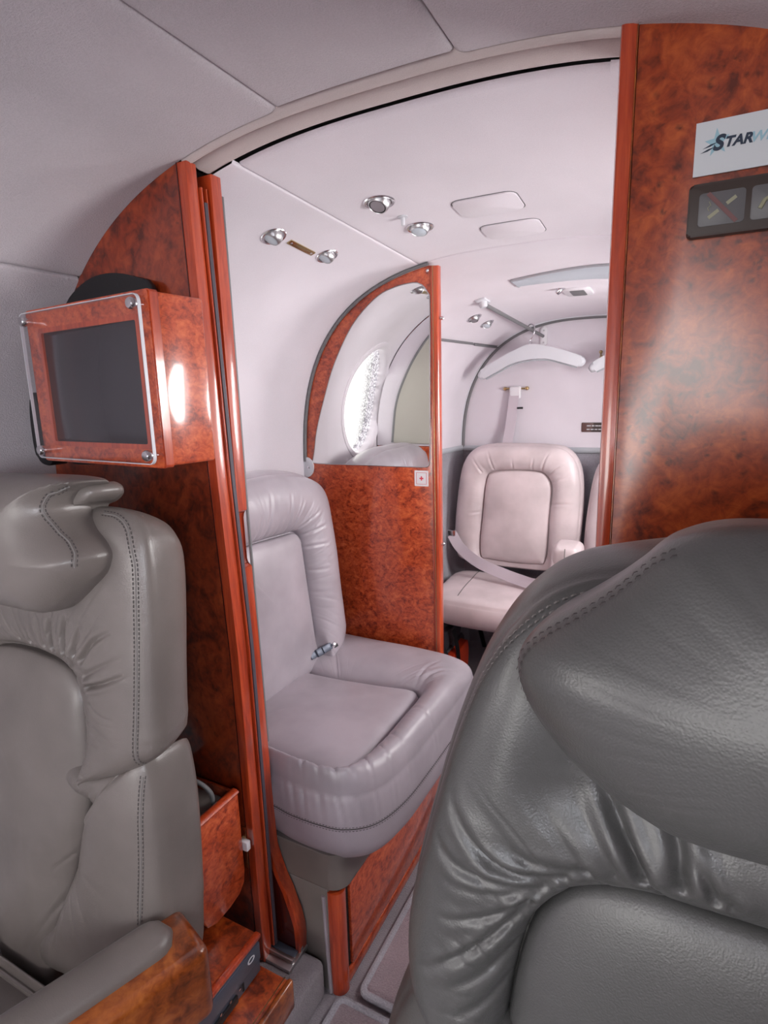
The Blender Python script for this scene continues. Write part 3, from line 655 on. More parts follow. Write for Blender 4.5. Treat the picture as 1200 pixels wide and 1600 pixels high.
fold_cs = [([(0.0629, -0.2881), (0.0879, -0.3315), (0.1145, -0.3727)], 0.003, 0.003), ([(0.0843, -0.2842), (0.1101, -0.3303), (0.1345, -0.3717)], 0.003, 0.003), ([(0.1149, -0.2779), (0.1413, -0.3156), (0.1656, -0.3484)], 0.0025, 0.004), ([(0.141, -0.2696), (0.1807, -0.3061), (0.2182, -0.3435)], 0.003, 0.003), ([(0.1683, -0.2176), (0.2026, -0.2386), (0.2433, -0.2673)], 0.003, 0.003), ([(0.1571, -0.2519), (0.1909, -0.2734), (0.2301, -0.3005)], 0.0025, 0.004), ([(0.1659, -0.1172), (0.2056, -0.1398), (0.256, -0.1614)], 0.002, 0.004), ([(0.1611, -0.0172), (0.211, -0.0281), (0.2593, -0.0406)], 0.002, 0.004), ([(0.1487, 0.0963), (0.1846, 0.1474), (0.2171, 0.1692)], 0.003, 0.004), ([(0.1394, 0.0989), (0.1479, 0.156), (0.1635, 0.2006)], 0.002, 0.004), ([(0.0445, -0.2926), (0.0716, -0.3392)], 0.002, 0.003), ([(0.1711, -0.1675), (0.2117, -0.1929), (0.2584, -0.2222)], 0.002, 0.003)]
fold_j = [([(-0.1406, 0.1661), (-0.1682, 0.2063), (-0.1876, 0.2314)], 0.003, 0.003), ([(-0.0936, 0.1806), (-0.1079, 0.2258), (-0.1218, 0.2584)], 0.003, 0.003), ([(-0.0168, 0.1833), (-0.0185, 0.2356)], 0.002, 0.003), ([(0.0946, 0.175), (0.1095, 0.2242), (0.1271, 0.2584)], 0.004, 0.003), ([(0.1193, 0.1589), (0.158, 0.1967), (0.1944, 0.217)], 0.004, 0.003), ([(0.1275, 0.1348), (0.1786, 0.1541), (0.213, 0.1628)], 0.003, 0.003), ([(0.0578, 0.1835), (0.0658, 0.2303)], 0.003, 0.003), ([(0.1358, 0.0493), (0.1829, 0.0572), (0.225, 0.055)], 0.002, 0.004), ([(-0.1367, 0.0055), (-0.1962, -0.004)], 0.002, 0.004)]
fold_li = [([(0.0634, -0.353), (0.0198, -0.4068), (-0.0234, -0.4624), (-0.0634, -0.5133)], .003, .0035), ([(0.0538, -0.4132), (0.0156, -0.4666), (-0.0251, -0.5288)], .003, .0035), ([(0.0858, -0.2897), (0.0481, -0.3185), (0.0162, -0.3478)], .002, .003)]
# ------------------------------------------------------------------ executive seats
def mirror_u(pts, c=0.0, k=1.0):
    return pts+[(c-(u-c)*k, v) for u, v in pts[::-1] if abs(u-c) > .004]
def add_thick(bm): return bm
# ---- right seat, close to the camera
rs = thing('leather_armchair', (.085, .30, -.004), 'large grey leather cabin seat close up at the lower right', 'seat', 'grey leather cabin seats')
RF = frame((.085, .345, .70), (1, 0, 0), (0, .10, 1))
r_out = [(0, .246), (-.045, .243), (-.089, .2352), (-.121, .2278), (-.140, .2215), (-.159, .2095), (-.179, .187), (-.194, .1598), (-.2064, .1269), (-.2193, .0826), (-.2325, .0232), (-.2416, -.0218), (-.2444, -.0551),
         (-.2408, -.0862), (-.230, -.1057), (-.2121, -.1213), (-.185, -.134), (-.15, -.15), (-.08, -.165), (0, -.17)]
r_out = [(-u*.93 if u else u, v) for u, v in r_out][::-1][:-1]+[(u, v) for u, v in r_out]
r_out = [q for i, q in enumerate(r_out) if i == 0 or (abs(q[0]-r_out[i-1][0])+abs(q[1]-r_out[i-1][1])) > .003]
r_in = [(0, .032), (-.0542, .0312), (-.0863, .0315), (-.1166, .0245), (-.1364, .0117), (-.1504, -.0068), (-.1583, -.0261), (-.1646, -.0562), (-.168, -.0834), (-.169, -.105), (-.16, -.125), (-.10, -.14), (0, -.145)]
r_in = mirror_u(r_in)
hm = lambda u, v: (1-(1-sstep(.13, .165, abs(u)))*sstep(.06, .11, -v))*(1-.45*sstep(.05, .10, v)*(1-sstep(.12, .18, abs(u))))
bm = pad_bm(r_out, RF, r_in, H=.038, T=.10, p=2.2, bulge=.012, gather=.004, gfreq=40, gw=.22, groove=.004, crest=.42, n=760, seed=2, soft=.003, hmask=hm, folds=fold_r, center=(0, -.085))
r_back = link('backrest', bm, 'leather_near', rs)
r_ip = [(0, .031), (-.0542, .0302), (-.0858, .0303), (-.1158, .0235), (-.1355, .0108), (-.1494, -.0075), (-.1573, -.0265), (-.1636, -.0562), (-.168, -.0934), (-.171, -.16), (-.172, -.26), (-.17, -.38), (-.12, -.41), (0, -.415)]
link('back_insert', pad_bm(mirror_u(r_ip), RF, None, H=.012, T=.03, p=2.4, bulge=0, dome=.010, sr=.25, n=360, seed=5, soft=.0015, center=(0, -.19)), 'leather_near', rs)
r_lo = [(0, -.10), (-.15, -.10), (-.2225, -.0852), (-.240, -.110), (-.2618, -.1584), (-.276, -.22), (-.283, -.30), (-.27, -.40), (-.22, -.44), (0, -.45)]
r_lo = [(-u*.80, v) for u, v in r_lo[::-1]][:-1]+r_lo[1:-1]+[(0, -.45)]
r_lin = mirror_u([(0, -.13), (-.13, -.13), (-.165, -.16), (-.172, -.26), (-.168, -.38), (-.12, -.415), (0, -.42)])
RF2 = frame((.085, .357, .70), (1, 0, 0), (0, .10, 1))
link('lumbar_bolster', pad_bm(r_lo, RF2, r_lin, H=.034, T=.09, p=2.2, bulge=.01, gather=.003, gfreq=34, gw=.2, groove=.008, n=300, seed=8, soft=.002, hmask=lambda u, v: sstep(.10, .15, abs(u)), center=(0, -.28)), 'leather_near', rs)
HF = frame((.085, .295, .86), (1, 0, 0), (0, .08, 1))
r_hd = [(0, .1195), (-.0478, .1182), (-.0681, .1154), (-.0839, .109), (-.092, .1028), (-.1002, .0938), (-.1117, .0831), (-.1268, .0707), (-.1413, .060), (-.1523, .0491), (-.1576, .0389), (-.1578, .0275), (-.1514, .0126),
        (-.1401, -.0018), (-.1239, -.0164), (-.1052, -.0277), (-.0891, -.034), (-.074, -.0358), (-.054, -.0361), (0, -.0356)]
bm = pad_bm(mirror_u(r_hd), HF, None, H=.030, T=.06, p=1.9, bulge=.002, dome=.026, sr=.45, n=420, seed=4, soft=.004, gather=.0012, gfreq=24, gw=.2, center=(0, .035), back_shrink=.06)
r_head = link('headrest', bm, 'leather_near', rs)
seam = [(-.0855, .1035), (-.0935, .098), (-.1015, .0895), (-.1125, .0785), (-.127, .0665), (-.1405, .056), (-.1505, .046), (-.1545, .038), (-.1545, .0275), (-.149, .0145)]
so, pts = stitches('stitching', r_head, up_rays(HF, seam, 140), 'thread', r_head, .0052, .0034, .0011, (-.0022, .0022))
sm = [(-.075, .2325), (-.12, .219), (-.1405, .212), (-.160, .1985), (-.180, .176), (-.195, .149), (-.206, .118)]
stitches('stitching', r_back, up_rays(RF, sm, 120), 'thread_light', r_back, .0055, .0036, .001, (-.0022, .0022))
b = pad_bm(rrect(-.20, .20, -.22, .22, .07), frame((.085, .08, .35), (1, 0, 0), (0, 1, 0)), rrect(-.13, .13, -.15, .21, .04), H=.035, T=.13, n=260, seed=9, gather=.003, groove=.006)
link('seat_cushion', b, 'leather_near', rs)
link('seat_base', box_bm(-.06, .23, -.08, .30, -.004, .215, .02), 'leather_near', rs)

# ---- left seat in front of the burl partition
ls = thing('leather_armchair', (-.81, .45, -.004), 'grey leather cabin seat with a wooden armrest at the lower left', 'seat', 'grey leather cabin seats')
LF = frame((-.81, .475, .70), (1, 0, 0), (0, .10, 1))
l_out = [(-0.02, .215), (0.09, .2105), (0.1126, .2051), (0.155, .2061), (0.1893, .2004), (0.2142, .1791), (0.2241, .144), (0.2291, .0801), (0.2317, .0065), (0.2344, -.0684), (0.235, -.0936), (0.2257, -.1174), (0.1716, -.1541), (0.1078, -.1814), (0.1024, -.1938), (0, -.205)]
l_out = l_out+[(-.10, -.205), (-.19, -.17), (-.215, -.09), (-.215, .10), (-.20, .18), (-.15, .212)]
l_in = [(-.10, -.022), (-.041, -.0195), (.0271, -.0245), (.0624, -.0367), (.082, -.061), (.0891, -.1069), (.0915, -.150), (.086, -.176), (.06, -.186), (0, -.188), (-.12, -.185), (-.165, -.15), (-.165, -.06), (-.15, -.03)]
hm = lambda u, v: 1-(1-sstep(.07, .098, u))*sstep(.09, .15, -v)
bm = pad_bm(l_out, LF, l_in, H=.032, T=.085, p=2.2, bulge=.006, gather=.004, gfreq=42, gw=.2, groove=.010, crest=.45, n=620, seed=12, soft=.003, folds=fold_l, center=(-.03, -.105), back_shrink=.12, hmask=hm)
l_back = link('backrest', bm, 'leather', ls)
l_ip = [(-.041, -.0235), (.0271, -.0285), (.0604, -.0407), (.079, -.064), (.0856, -.1069), (.0880, -.16), (.0876, -.2027), (.078, -.2567), (.0523, -.3266), (.024, -.4218), (-.004, -.52), (-.03, -.60), (-.08, -.62), (-.15, -.61), (-.165, -.40), (-.165, -.10), (-.15, -.045), (-.11, -.028)]
link('back_insert', pad_bm(l_ip, LF, None, H=.014, T=.03, p=2.4, bulge=0, dome=.016, sr=.25, n=520, seed=15, soft=.003, folds=fold_li, center=(-.04, -.25)), 'leather', ls)
l_lo = [(.085, -.165), (.16, -.150), (.190, -.134), (.203, -.130), (.213, -.1525), (.224, -.2027), (.231, -.2726), (.234, -.336), (.234, -.3841), (.222, -.48), (.15, -.525), (0, -.53), (-.15, -.52), (-.215, -.40), (-.215, -.20), (-.15, -.16)]
l_li = [(.0945, -.2118), (.0802, -.2567), (.0622, -.2972), (.0292, -.3877), (.0156, -.43), (-.02, -.45), (-.12, -.44), (-.16, -.40), (-.16, -.25), (-.12, -.21)]
LF2 = frame((-.81, .480, .70), (1, 0, 0), (0, .10, 1))
l_low = link('lumbar_bolster', pad_bm(l_lo, LF2, l_li, H=.034, T=.085, p=2.2, bulge=.008, gather=.003, gfreq=30, gw=.2, groove=.006, crest=.5, back_shrink=.10, n=360, seed=18, soft=.003, center=(.03, -.32), hmask=lambda u, v: sstep(-.02, .09, u+(v+.2)*-.28)), 'leather', ls)
LH = frame((-.824, .44, .86), (1, 0, 0), (0, .08, 1))
l_hd = [(-.02, .088), (.079, .0905), (.140, .0905), (.174, .0865), (.156, .0768), (.1475, .0705), (.1390, .0557), (.1432, .0416), (.1613, .0255), (.182, .0116), (.1938, -.0014), (.194, -.0148), (.187, -.03), (.1672, -.0481), (.1381, -.0712), (.1069, -.0866), (.0597, -.0889), (-.0278, -.089), (-.12, -.085), (-.18, -.05), (-.20, 0), (-.19, .05), (-.13, .08)]
l_head = link('headrest', pad_bm(l_hd, LH, None, H=.058, T=.05, p=2.0, bulge=.002, roll=.078, n=460, seed=14, soft=.003, center=(0, 0), back_shrink=.03), 'leather', ls)
LH2 = frame((-.838, .462, .862), (1, 0, 0), (0, .08, 1))
l_h2 = [(-.02, .055), (.079, .058), (.130, .068), (.160, .0765), (.1765, .074), (.180, .064), (.168, .054), (.149, .046), (.147, .03), (.155, .01), (.160, -.02), (.14, -.05), (.10, -.07), (0, -.08), (-.12, -.08), (-.19, -.03), (-.19, .02), (-.13, .048)]
link('headrest_gusset', pad_bm(l_h2, LH2, None, H=.010, T=.055, p=2.0, bulge=.006, dome=.004, sr=.3, n=360, seed=16, soft=.002, center=(0, .01), back_shrink=.03), 'leather', ls)
l_seam = [(u-.006 if k > 1 else u-.008, v-(.004 if k < 2 else 0)) for k, (u, v) in enumerate([(.174, .085), (.160, .0785), (.1475, .0695), (.1390, .0557), (.1432, .0416), (.1613, .0255), (.182, .0116), (.1938, -.0014), (.194, -.0148)])]
rays = up_rays(LH, l_seam, 140)
so, pts = stitches('stitching', l_head, rays, 'thread', l_head, .0055, .0036, .0012, (-.003, .003))
piping('seam_welt', pts, .0012, 'thread_light', l_head)
l_st = [(.150, .199), (.176, .1965), (.196, .183), (.2082, .1537), (.213, .121), (.2141, .0359), (.2127, -.0522), (.209, -.150)]
so, pts = stitches('stitching', l_back, up_rays(LF, l_st, 220), 'thread', l_back, .0058, .0038, .0012, (-.0032, .0032))
piping('seam_welt', pts, .0012, 'thread_light', l_back)
so, pts = stitches('stitching', l_low, up_rays(LF2, [(.205, -.150), (.208, -.25), (.207, -.33), (.206, -.40)], 140), 'thread', l_low, .0058, .0038, .0012, (-.0032, .0032))
piping('seam_welt', pts, .0012, 'thread_light', l_low)
b = pad_bm(rrect(-.205, .185, -.23, .20, .05), frame((-.81, .19, .15), (1, 0, 0), (0, 1, 0)), rrect(-.14, .13, -.17, .19, .03), H=.03, T=.11, n=240, seed=19, gather=.003, groove=.006)
lc = link('seat_cushion', b, 'leather', ls)
link('piping', tube_bm([frame((-.81, .19, .15), (1, 0, 0), (0, 1, 0)) @ Vector((u, v, .012)) for u, v in rrect(-.142, .132, -.172, .188, .03)], .004, 8, closed=True), 'leather', lc)
link('seat_base', box_bm(-.95, -.66, .0, .34, -.004, .05, .01), 'leather', ls)
ax = Vector((-.0475, -.140, 0)).normalized()      # the armrest runs forward along this line
AF = frame((-.513, .40, .385), (-ax.y, ax.x, 0), (0, 0, 1))
arm = link('armrest', xf(box_bm(-.060, .030, -.105, .004, -.02, .40, .014, 4), frame((-.527, .425, .352), (-ax.y, ax.x, 0), (0, 0, 1))), 'armwood', ls)
AF = frame((-.527, .425, .352), (-ax.y, ax.x, 0), (0, 0, 1))
path = [AF @ Vector((-.034, .004, .02+.012*i)) for i in range(0, 31)]
def armpad():
    b = bmesh.new(); rows = []
    for i in range(40):
        s = .006+i*.0095; k = math.sqrt(max(.02, 1-max(0, 1-i/3)**2)); row = []
        for j in range(20):
            a = 2*math.pi*j/20; row.append(b.verts.new((-.028+.030*k*math.cos(a), .004+.020*k*math.sin(a), s)))
        rows.append(row)
    for A, B in zip(rows, rows[1:]):
        for j in range(20): b.faces.new((A[j], A[(j+1) % 20], B[(j+1) % 20], B[j]))
    b.faces.new(rows[0]); b.faces.new(rows[-1]); return xf(b, AF)
link('arm_pad', armpad(), 'leather', ls)

# ------------------------------------------------------------------ side seat behind the partition
cs = thing('side_seat', (-.66, 1.04, -.09), 'side-facing mauve grey leather seat on a wooden drawer base', 'seat')
CF = frame((-.825, 1.061, .586), (0, 1, 0), (-.10, 0, 1))
c_out = [(-.10, .272), (-.0026, .2715), (.0796, .2606), (.150, .2408), (.1898, .2067), (.2027, .1286), (.2071, .0069), (.2047, -.1337), (.2008, -.1774), (.17, -.212), (.0975, -.222), (-.12, -.224), (-.26, -.21), (-.275, -.17), (-.275, .20), (-.25, .255), (-.20, .272)]
c_in = [(-.12, .135), (-.0386, .1328), (.0122, .1304), (.0615, .127), (.0792, .111), (.0812, .0887), (.0821, .0098), (.0837, -.0896), (.0836, -.1572), (.07, -.205), (-.02, -.208), (-.16, -.208), (-.185, -.19), (-.19, .09), (-.175, .13)]
c_out, c_in = [[(u*1.03, v*1.03) for u, v in L_] for L_ in (c_out, c_in)]
c_back = link('backrest', pad_bm(c_out, CF, c_in, H=.040, T=.08, p=2.1, bulge=.014, gather=.005, gfreq=44, gw=.2, groove=.010, crest=.45, n=520, seed=22, soft=.002, folds=fold_cb, hmask=lambda u, v: 1-(1-sstep(.085, .10, u))*sstep(.13, .18, -v)), 'leather_couch', cs)
c_ip = [(-.10, .1315), (-.0386, .129), (.0122, .1266), (.0575, .1232), (.0752, .107), (.0772, .0887), (.0781, .0098), (.0797, -.0896), (.0806, -.1572), (.0836, -.205), (.04, -.225), (-.02, -.226), (-.17, -.225), (-.185, -.19), (-.187, .09), (-.165, .125)]
c_ip = [(u*1.03, v*1.03) for u, v in c_ip]
link('back_insert', pad_bm(c_ip, CF, None, H=.010, T=.02, p=2.4, bulge=0, dome=.016, sr=.2, n=280, seed=25, soft=.001, center=(-.05, -.04)), 'leather_couch', cs)
SF = frame((-.66, 1.04, .345), (1, 0, 0), (0, 1, 0))
s_out = [(.005, -.285), (.06, -.292), (.12, -.292), (.17, -.282), (.212, -.245), (.233, -.17), (.238, -.06), (.240, .08), (.240, .19), (.226, .25), (.19, .278), (.12, .290), (-.05, .294), (-.2, .292), (-.23, .28), (-.235, 0), (-.23, -.275), (-.2, -.288), (-.1, -.288)]
s_in = [(.019, -.277+.04), (.08, -.262), (.135, -.265), (.162, -.235), (.166, -.165), (.165, -.05), (.163, .05), (.152, .088), (.128, .092), (.05, .080), (-.06, .064), (-.165, .055), (-.19, .03), (-.19, -.2), (-.16, -.235)]
s_in = [(-.1, -.245), (.019, -.262), (.08, -.267), (.135, -.262), (.160, -.232), (.166, -.165), (.165, -.05), (.163, .055), (.152, .088), (.128, .094), (.05, .080), (-.06, .068), (-.165, .062), (-.185, .03), (-.185, -.22), (-.16, -.24)]
c_seat = link('seat_cushion', pad_bm(s_out, SF, s_in, H=.048, T=.135, p=2.0, bulge=.010, gather=.004, gfreq=44, gw=.2, groove=.006, crest=.42, n=560, seed=28, soft=.0025, folds=fold_cs), 'leather_couch', cs)
s_ip = [(-.1, -.242), (.019, -.259), (.08, -.264), (.133, -.259), (.157, -.231), (.163, -.165), (.162, -.05), (.160, .052), (.149, .085), (.127, .091), (.05, .077), (-.06, .065), (-.165, .058), (-.21, .03), (-.215, -.22), (-.17, -.24)]
link('seat_insert', pad_bm(s_ip, SF, None, H=.018, T=.02, p=2.6, bulge=0, dome=.016, sr=.2, n=320, seed=29, soft=.0015), 'leather_couch', cs)
def side_rays(outline, fr, w, n, i0, i1):
    P = catmull(outline, n); c = sum(P, Vector((0, 0)))/n; res = []
    for q in P[i0:i1]:
        d = (q-c).normalized(); o = fr @ Vector((q.x+d.x*.1, q.y+d.y*.1, w)); t = fr @ Vector((c.x, c.y, w)); res.append((o, (t-o).normalized()))
    return res
so, pts = stitches('stitching', c_seat, side_rays(s_out, SF, -.058, 500, 0, 240), 'thread', c_seat, .0062, .0038, .0011, (-.0035, .0035))
piping('seam_welt', pts, .0013, 'thread', c_seat, .4)
# base: leather skirt curving over a wooden drawer
cor = [(-.533+.035*math.sin(math.radians(q)), .782-.035*math.cos(math.radians(q))) for q in range(0, 91, 9)]
link('skirt', prism_bm([(-.90, .747)]+cor+[(-.498, 1.345), (-.90, 1.345)], frame((0, 0, .145), (1, 0, 0), (0, 1, 0)), 0, .075, .004), 'leather', cs)
link('side_skirt', box_bm(-.92, -.528, .7475, .772, -.09, .148, .006, 3), 'leather', cs)
link('skirt_edge', tube_bm([(-.538, .7475, .128), (-.536, .747, .05), (-.531, .747, -.088)], .004, 8), 'leather_couch', cs)
link('corner_post', tube_bm([(-.522, .765, -.09), (-.522, .765, .138)], .0185, 20), 'trim', cs)
dr = link('drawer', box_bm(-.54, -.506, .790, 1.33, -.055, .143, .003), 'burl_red', cs)
link('base_rail', box_bm(-.60, -.5065, .765, 1.345, -.085, -.0575, .002), 'burl_red', cs)
link('base_body', box_bm(-.92, -.512, .760, 1.345, -.088, .148, .002), 'dark', cs)
bk = thing('belt_buckle', (-.785, 1.14, .40), 'small chrome seat belt buckle tucked between side seat back and cushion', 'buckle')
BF = frame((-.785, 1.14, .404), (.25, 1, .1), (-.6, 0, 1))
link('latch_body', xf(box_bm(-.022, .022, -.010, .010, .001, .011, .003), BF), 'steel', bk)
link('lift_lever', xf(box_bm(-.004, .026, -.0085, .0085, .0105, .0145, .0015), BF), 'steel', bk)
link('tongue', xf(box_bm(-.040, -.018, -.008, .008, .003, .006, .001), BF), 'steel', bk)
link('webbing', xf(box_bm(.02, .05, -.011, .011, .003, .006, .001), BF), 'black', bk)
link('pin', xf(lathe_bm([(.0045, -.012), (.0045, .014), (.003, .016)], 12), BF @ Matrix.Translation((.030, 0, .006))), 'chrome', bk)
# ------------------------------------------------------------------ monitor on the partition
ya = math.radians(5); MF = frame((-.613, .550, 1.06), (math.cos(ya), math.sin(ya), 0), (0, 0, 1))   # origin at the front right edge; normal faces the cabin
MF = frame((-.613, .550, 1.06), (math.cos(ya), -math.sin(ya), 0), (0, 0, 1))
mo = thing('monitor', (-.75, .59, .955), 'burl cased video monitor with a clear acrylic cover mounted on the shaded partition', 'monitor')
w0, h0, h1 = -.295, -.107, .118
hb = box_bm(w0, 0, h0, h1, -.085, -.004, .004, 3); link('housing', xf(hb, MF), 'burl_red', mo)
def ring_bm(o, i, t0, t1, fr):
    b = bmesh.new(); n = len(o); R = []
    for L, t in ((o, t0), (o, t1), (i, t1), (i, t0)): R.append([b.verts.new((u, v, t)) for u, v in L])
    for A, B in zip(R, R[1:]+R[:1]):
        for k in range(n): b.faces.new((A[k], A[(k+1) % n], B[(k+1) % n], B[k]))
    return xf(b, fr)
so_, si_ = rrect(w0-.001, .0, h0-.001, h1+.001, .004), rrect(w0+.036, -.026, h0+.028, h1-.032, .004)
link('bezel', ring_bm(so_, si_, -.006, .004, MF), 'burl_red', mo)
link('bezel_bead', ring_bm(rrect(w0+.031, -.021, h0+.023, h1-.027, .004), rrect(w0+.038, -.028, h0+.030, h1-.034, .003), -.003, .0058, MF), 'trim', mo)
link('front_edge', ring_bm(rrect(w0-.002, .002, h0-.002, h1+.002, .005), rrect(w0+.004, -.004, h0+.004, h1-.004, .003), -.010, .0025, MF), 'trim', mo)
link('screen', xf(box_bm(w0+.034, -.024, h0+.026, h1-.030, -.006, .002, .001), MF), 'screen', mo)
pl = link('acrylic_cover', ring_bm(rrect(w0+.002, -.004, h0+.004, h1-.004, .010), rrect(w0+.0032, -.0052, h0+.0052, h1-.0052, .009), .012, .0165, MF), 'pale', mo); pl['label'] = 'clear polished cover edge'
pane = bmesh.new(); pv = [pane.verts.new((u, v, .0165)) for u, v in rrect(w0+.0025, -.0045, h0+.0045, h1-.0045, .010)]; pane.faces.new(pv)
link('acrylic_pane', xf(pane, MF), 'acrylic', mo)
for u in (w0+.013, -.017):
    for v in (h0+.016, h1-.016):
        st = link('standoff', xf(xf(lathe_bm([(.0055, 0), (.0055, .010), (.0075, .0105), (.0075, .016), (.006, .018), (.003, .0185), (.0005, .0185)], 18), Matrix.Translation((u, v, .003))), MF), 'chrome', mo)
mb = thing('monitor_mount', (-.86, .655, .94), 'black rounded bracket behind the burl monitor', 'mount')
MB_ = frame((0, .676, 0), (1, 0, 0), (0, 0, 1))
link('mount_shell', prism_bm([(q.x, q.y) for q in catmull([(-1.0, .94), (-1.018, 1.02), (-1.012, 1.10), (-.985, 1.15), (-.945, 1.20), (-.915, 1.222), (-.87, 1.238), (-.82, 1.240), (-.77, 1.229), (-.735, 1.208), (-.73, 1.1), (-.74, .98), (-.80, .945), (-.9, .935)], 80)], MB_, 0, .012, .004, 3), 'black', mb)
link('mount_arm', box_bm(-.74, -.67, .650, .666, 1.02, 1.10, .004), 'black', mb)
link('side_lug', prism_bm([(q.x, q.y) for q in catmull([(-1.015, .935), (-1.03, .96), (-1.028, 1.03), (-1.012, 1.06), (-.99, 1.0), (-.985, .94)], 40)], frame((0, .665, 0), (1, 0, 0), (0, 0, 1)), 0, .035, .004), 'black', mb)
# ------------------------------------------------------------------ map pocket and latch
pk = thing('map_pocket', (-.70, .62, .17), 'burl faced pocket box with an open top on the shaded partition', 'pocket')
YZ = lambda x: frame((x, 0, 0), (0, 1, 0), (0, 0, 1))          # normal looks to +x
face = [(.556, .366), (.558, .215), (.562, .192), (.572, .172), (.592, .163), (.625, .164), (.650, .170), (.664, .184), (.668, .205), (.667, .366)]
link('front_panel', prism_bm(face, YZ(-.664), 0, .014, .003), 'burl_red', pk)
link('top_rail', tube_bm([(-.657, .556, .366), (-.657, .60, .366), (-.657, .667, .366)], 1, 10, flat=(.009, .005, (0, 0, 1))), 'trim', pk)
link('inner_liner', box_bm(-.80, -.664, .558, .667, .19, .345, .004), 'leather', pk)
link('back_panel', box_bm(-.80, -.664, .667, .6725, .19, .362, .001), 'burl_shaded', pk)
link('side_panel', box_bm(-.81, -.80, .558, .667, .19, .362, .002), 'burl_shaded', pk)
link('bottom_panel', box_bm(-.81, -.664, .558, .667, .180, .19, .002), 'burl_shaded', pk)
cb = tag(link('cable', tube_bm([(q.x, q.y, q.z) for q in catmull([Vector((-.80, .60, .352)), (-.775, .605, .385), (-.745, .613, .402), (-.705, .625, .398), (-.682, .634, .378), (-.680, .636, .352)], 40, False)], .004, 10), 'greytrim'), 'grey cable looping over the open top of the burl pocket box', 'cable')
lt = thing('latch', (-.655, .676, .25), 'small white latch block on the partition beside the pocket box', 'latch')
link('latch_body', box_bm(-.664, -.643, .6695, .6805, .2435, .262, .002), 'white', lt)
link('latch_plate', box_bm(-.666, -.652, .678, .6805, .20, .285, .0008), 'brass', lt)
# ------------------------------------------------------------------ player cabinet by the left seat
cbn = thing('player_cabinet', (-.78, .47, -.004), 'low burl cabinet holding a disc player at the foot of the door post', 'cabinet')
link('cabinet_body', box_bm(-.95, -.592, .475, .625, .035, .140, .003), 'burl', cbn)
link('cabinet_edge', box_bm(-.598, -.586, .475, .6265, .132, .1415, .0025), 'trim', cbn)
link('plinth', box_bm(-.95, -.534, .45, .630, -.004, .066, .003), 'burl', cbn)
link('plinth_edge', box_bm(-.537, -.526, .45, .632, .012, .070, .004, 3), 'armwood', cbn)
link('plinth_inlay', box_bm(-.5445, -.5425, .45, .631, .0655, .0666), 'brass', cbn)
pl_ = thing('disc_player', (-.61, .44, .075), 'dark slim disc player set into the low burl cabinet', 'player')
link('player_body', box_bm(-.5918, -.5875, .48, .620, .070, .131, .001), 'steel', pl_)
link('fascia', box_bm(-.5880, -.5850, .48, .620, .097, .130, .001), 'steel', pl_)
link('tray', box_bm(-.5880, -.5835, .485, .560, .072, .086, .001), 'black', pl_)
b = bmesh.new()
for k in range(4): join(b, xf(lathe_bm([(.0024, 0), (.0024, .0016), (.0016, .002)], 10), frame((-.585, .565-.022*k, .0915), (0, 1, 0), (0, 0, 1))))
bt = link('button', b, 'chrome', pl_); bt['kind'] = 'stuff'
link('disc_emblem', ring_bm([(.0085*math.cos(a/16*math.pi), .0055*math.sin(a/16*math.pi)) for a in range(32)], [(.0060*math.cos(a/16*math.pi), .0036*math.sin(a/16*math.pi)) for a in range(32)], 0, .0006, frame((-.5850, .597, .1165), (0, 1, 0), (0, 0, 1))), 'pale', pl_)
link('slot', box_bm(-.5852, -.5846, .572, .576, .078, .094), 'dark', pl_)

# ------------------------------------------------------------------ ceiling fittings
def shell_frame(y, x=None, z=None):
    t = t_x(y, x) if x is not None else t_z(y, z)
    p = sh(y, t); ty = (sh(y+.01, t_x(y+.01, p.x))-sh(y-.01, t_x(y-.01, p.x))).normalized()
    tx = sh(y, t-.5)-sh(y, t+.5); nrm = tx.cross(ty).normalized()
    if nrm.dot(Vector((XC, y, Z0))-p) < 0: nrm = -nrm
    tx = ty.cross(nrm); return frame(p, tx, ty)
def eyeball(name, y, x, r, tilt, az, label, group, dark=False):
    F = shell_frame(y, x); root = thing(name, F.translation, label, 'light' if not dark else 'vent', group)
    link('flange', xf(lathe_bm([(r, -.001), (r, .0012), (r*.94, .0028), (r*.80, .0022), (r*.77, -.001), (r*.76, -.004)], 40), F), 'chrome', root)
    T = F @ Matrix.Translation((0, 0, -.002)) @ Matrix.Rotation(az, 4, 'Z') @ Matrix.Rotation(tilt, 4, 'X')
    R = r*.74
    bp = [(R*math.cos(a), R*math.sin(a)) for a in [math.radians(q) for q in range(-10, 42, 5)]]
    link('ball', xf(lathe_bm([(R*.3, -R*.5)]+bp+[(R*.74, R*.66), (R*.70, R*.60)], 36), T), 'alu', root)
    link('aperture' if dark else 'lens', xf(lathe_bm([(R*.72, R*.4), (R*.72, R*.62), (R*.40, R*.55 if dark else R*.74), (.0004, R*.5 if dark else R*.78)], 30), T), 'dark' if dark else 'lens', root)
    return root
g1 = 'overhead lights and air vents'
eyeball('air_vent', 1.002, -.516, .029, math.radians(24), math.radians(20), 'large chrome air vent with a black opening overhead', None, True)
eyeball('reading_light', 1.153, -.503, .0285, math.radians(14), math.radians(10), 'flat chrome reading light behind the black-mouthed vent overhead', None)
eyeball('reading_light', .958, -.722, .0255, math.radians(38), math.radians(50), 'chrome eyeball light at the left end of the small overhead plate', None)
eyeball('reading_light', 1.118, -.705, .0245, math.radians(36), math.radians(50), 'chrome eyeball light at the right end of the small overhead plate', None)
eyeball('air_vent', 1.955, -.658, .027, math.radians(20), math.radians(60), 'small chrome vent on the rear ceiling nearer the mirror partition', None, True)
eyeball('reading_light', 2.08, -.652, .026, math.radians(30), math.radians(40), 'small chrome eyeball light on the rear ceiling nearer the rear bulkhead', None)
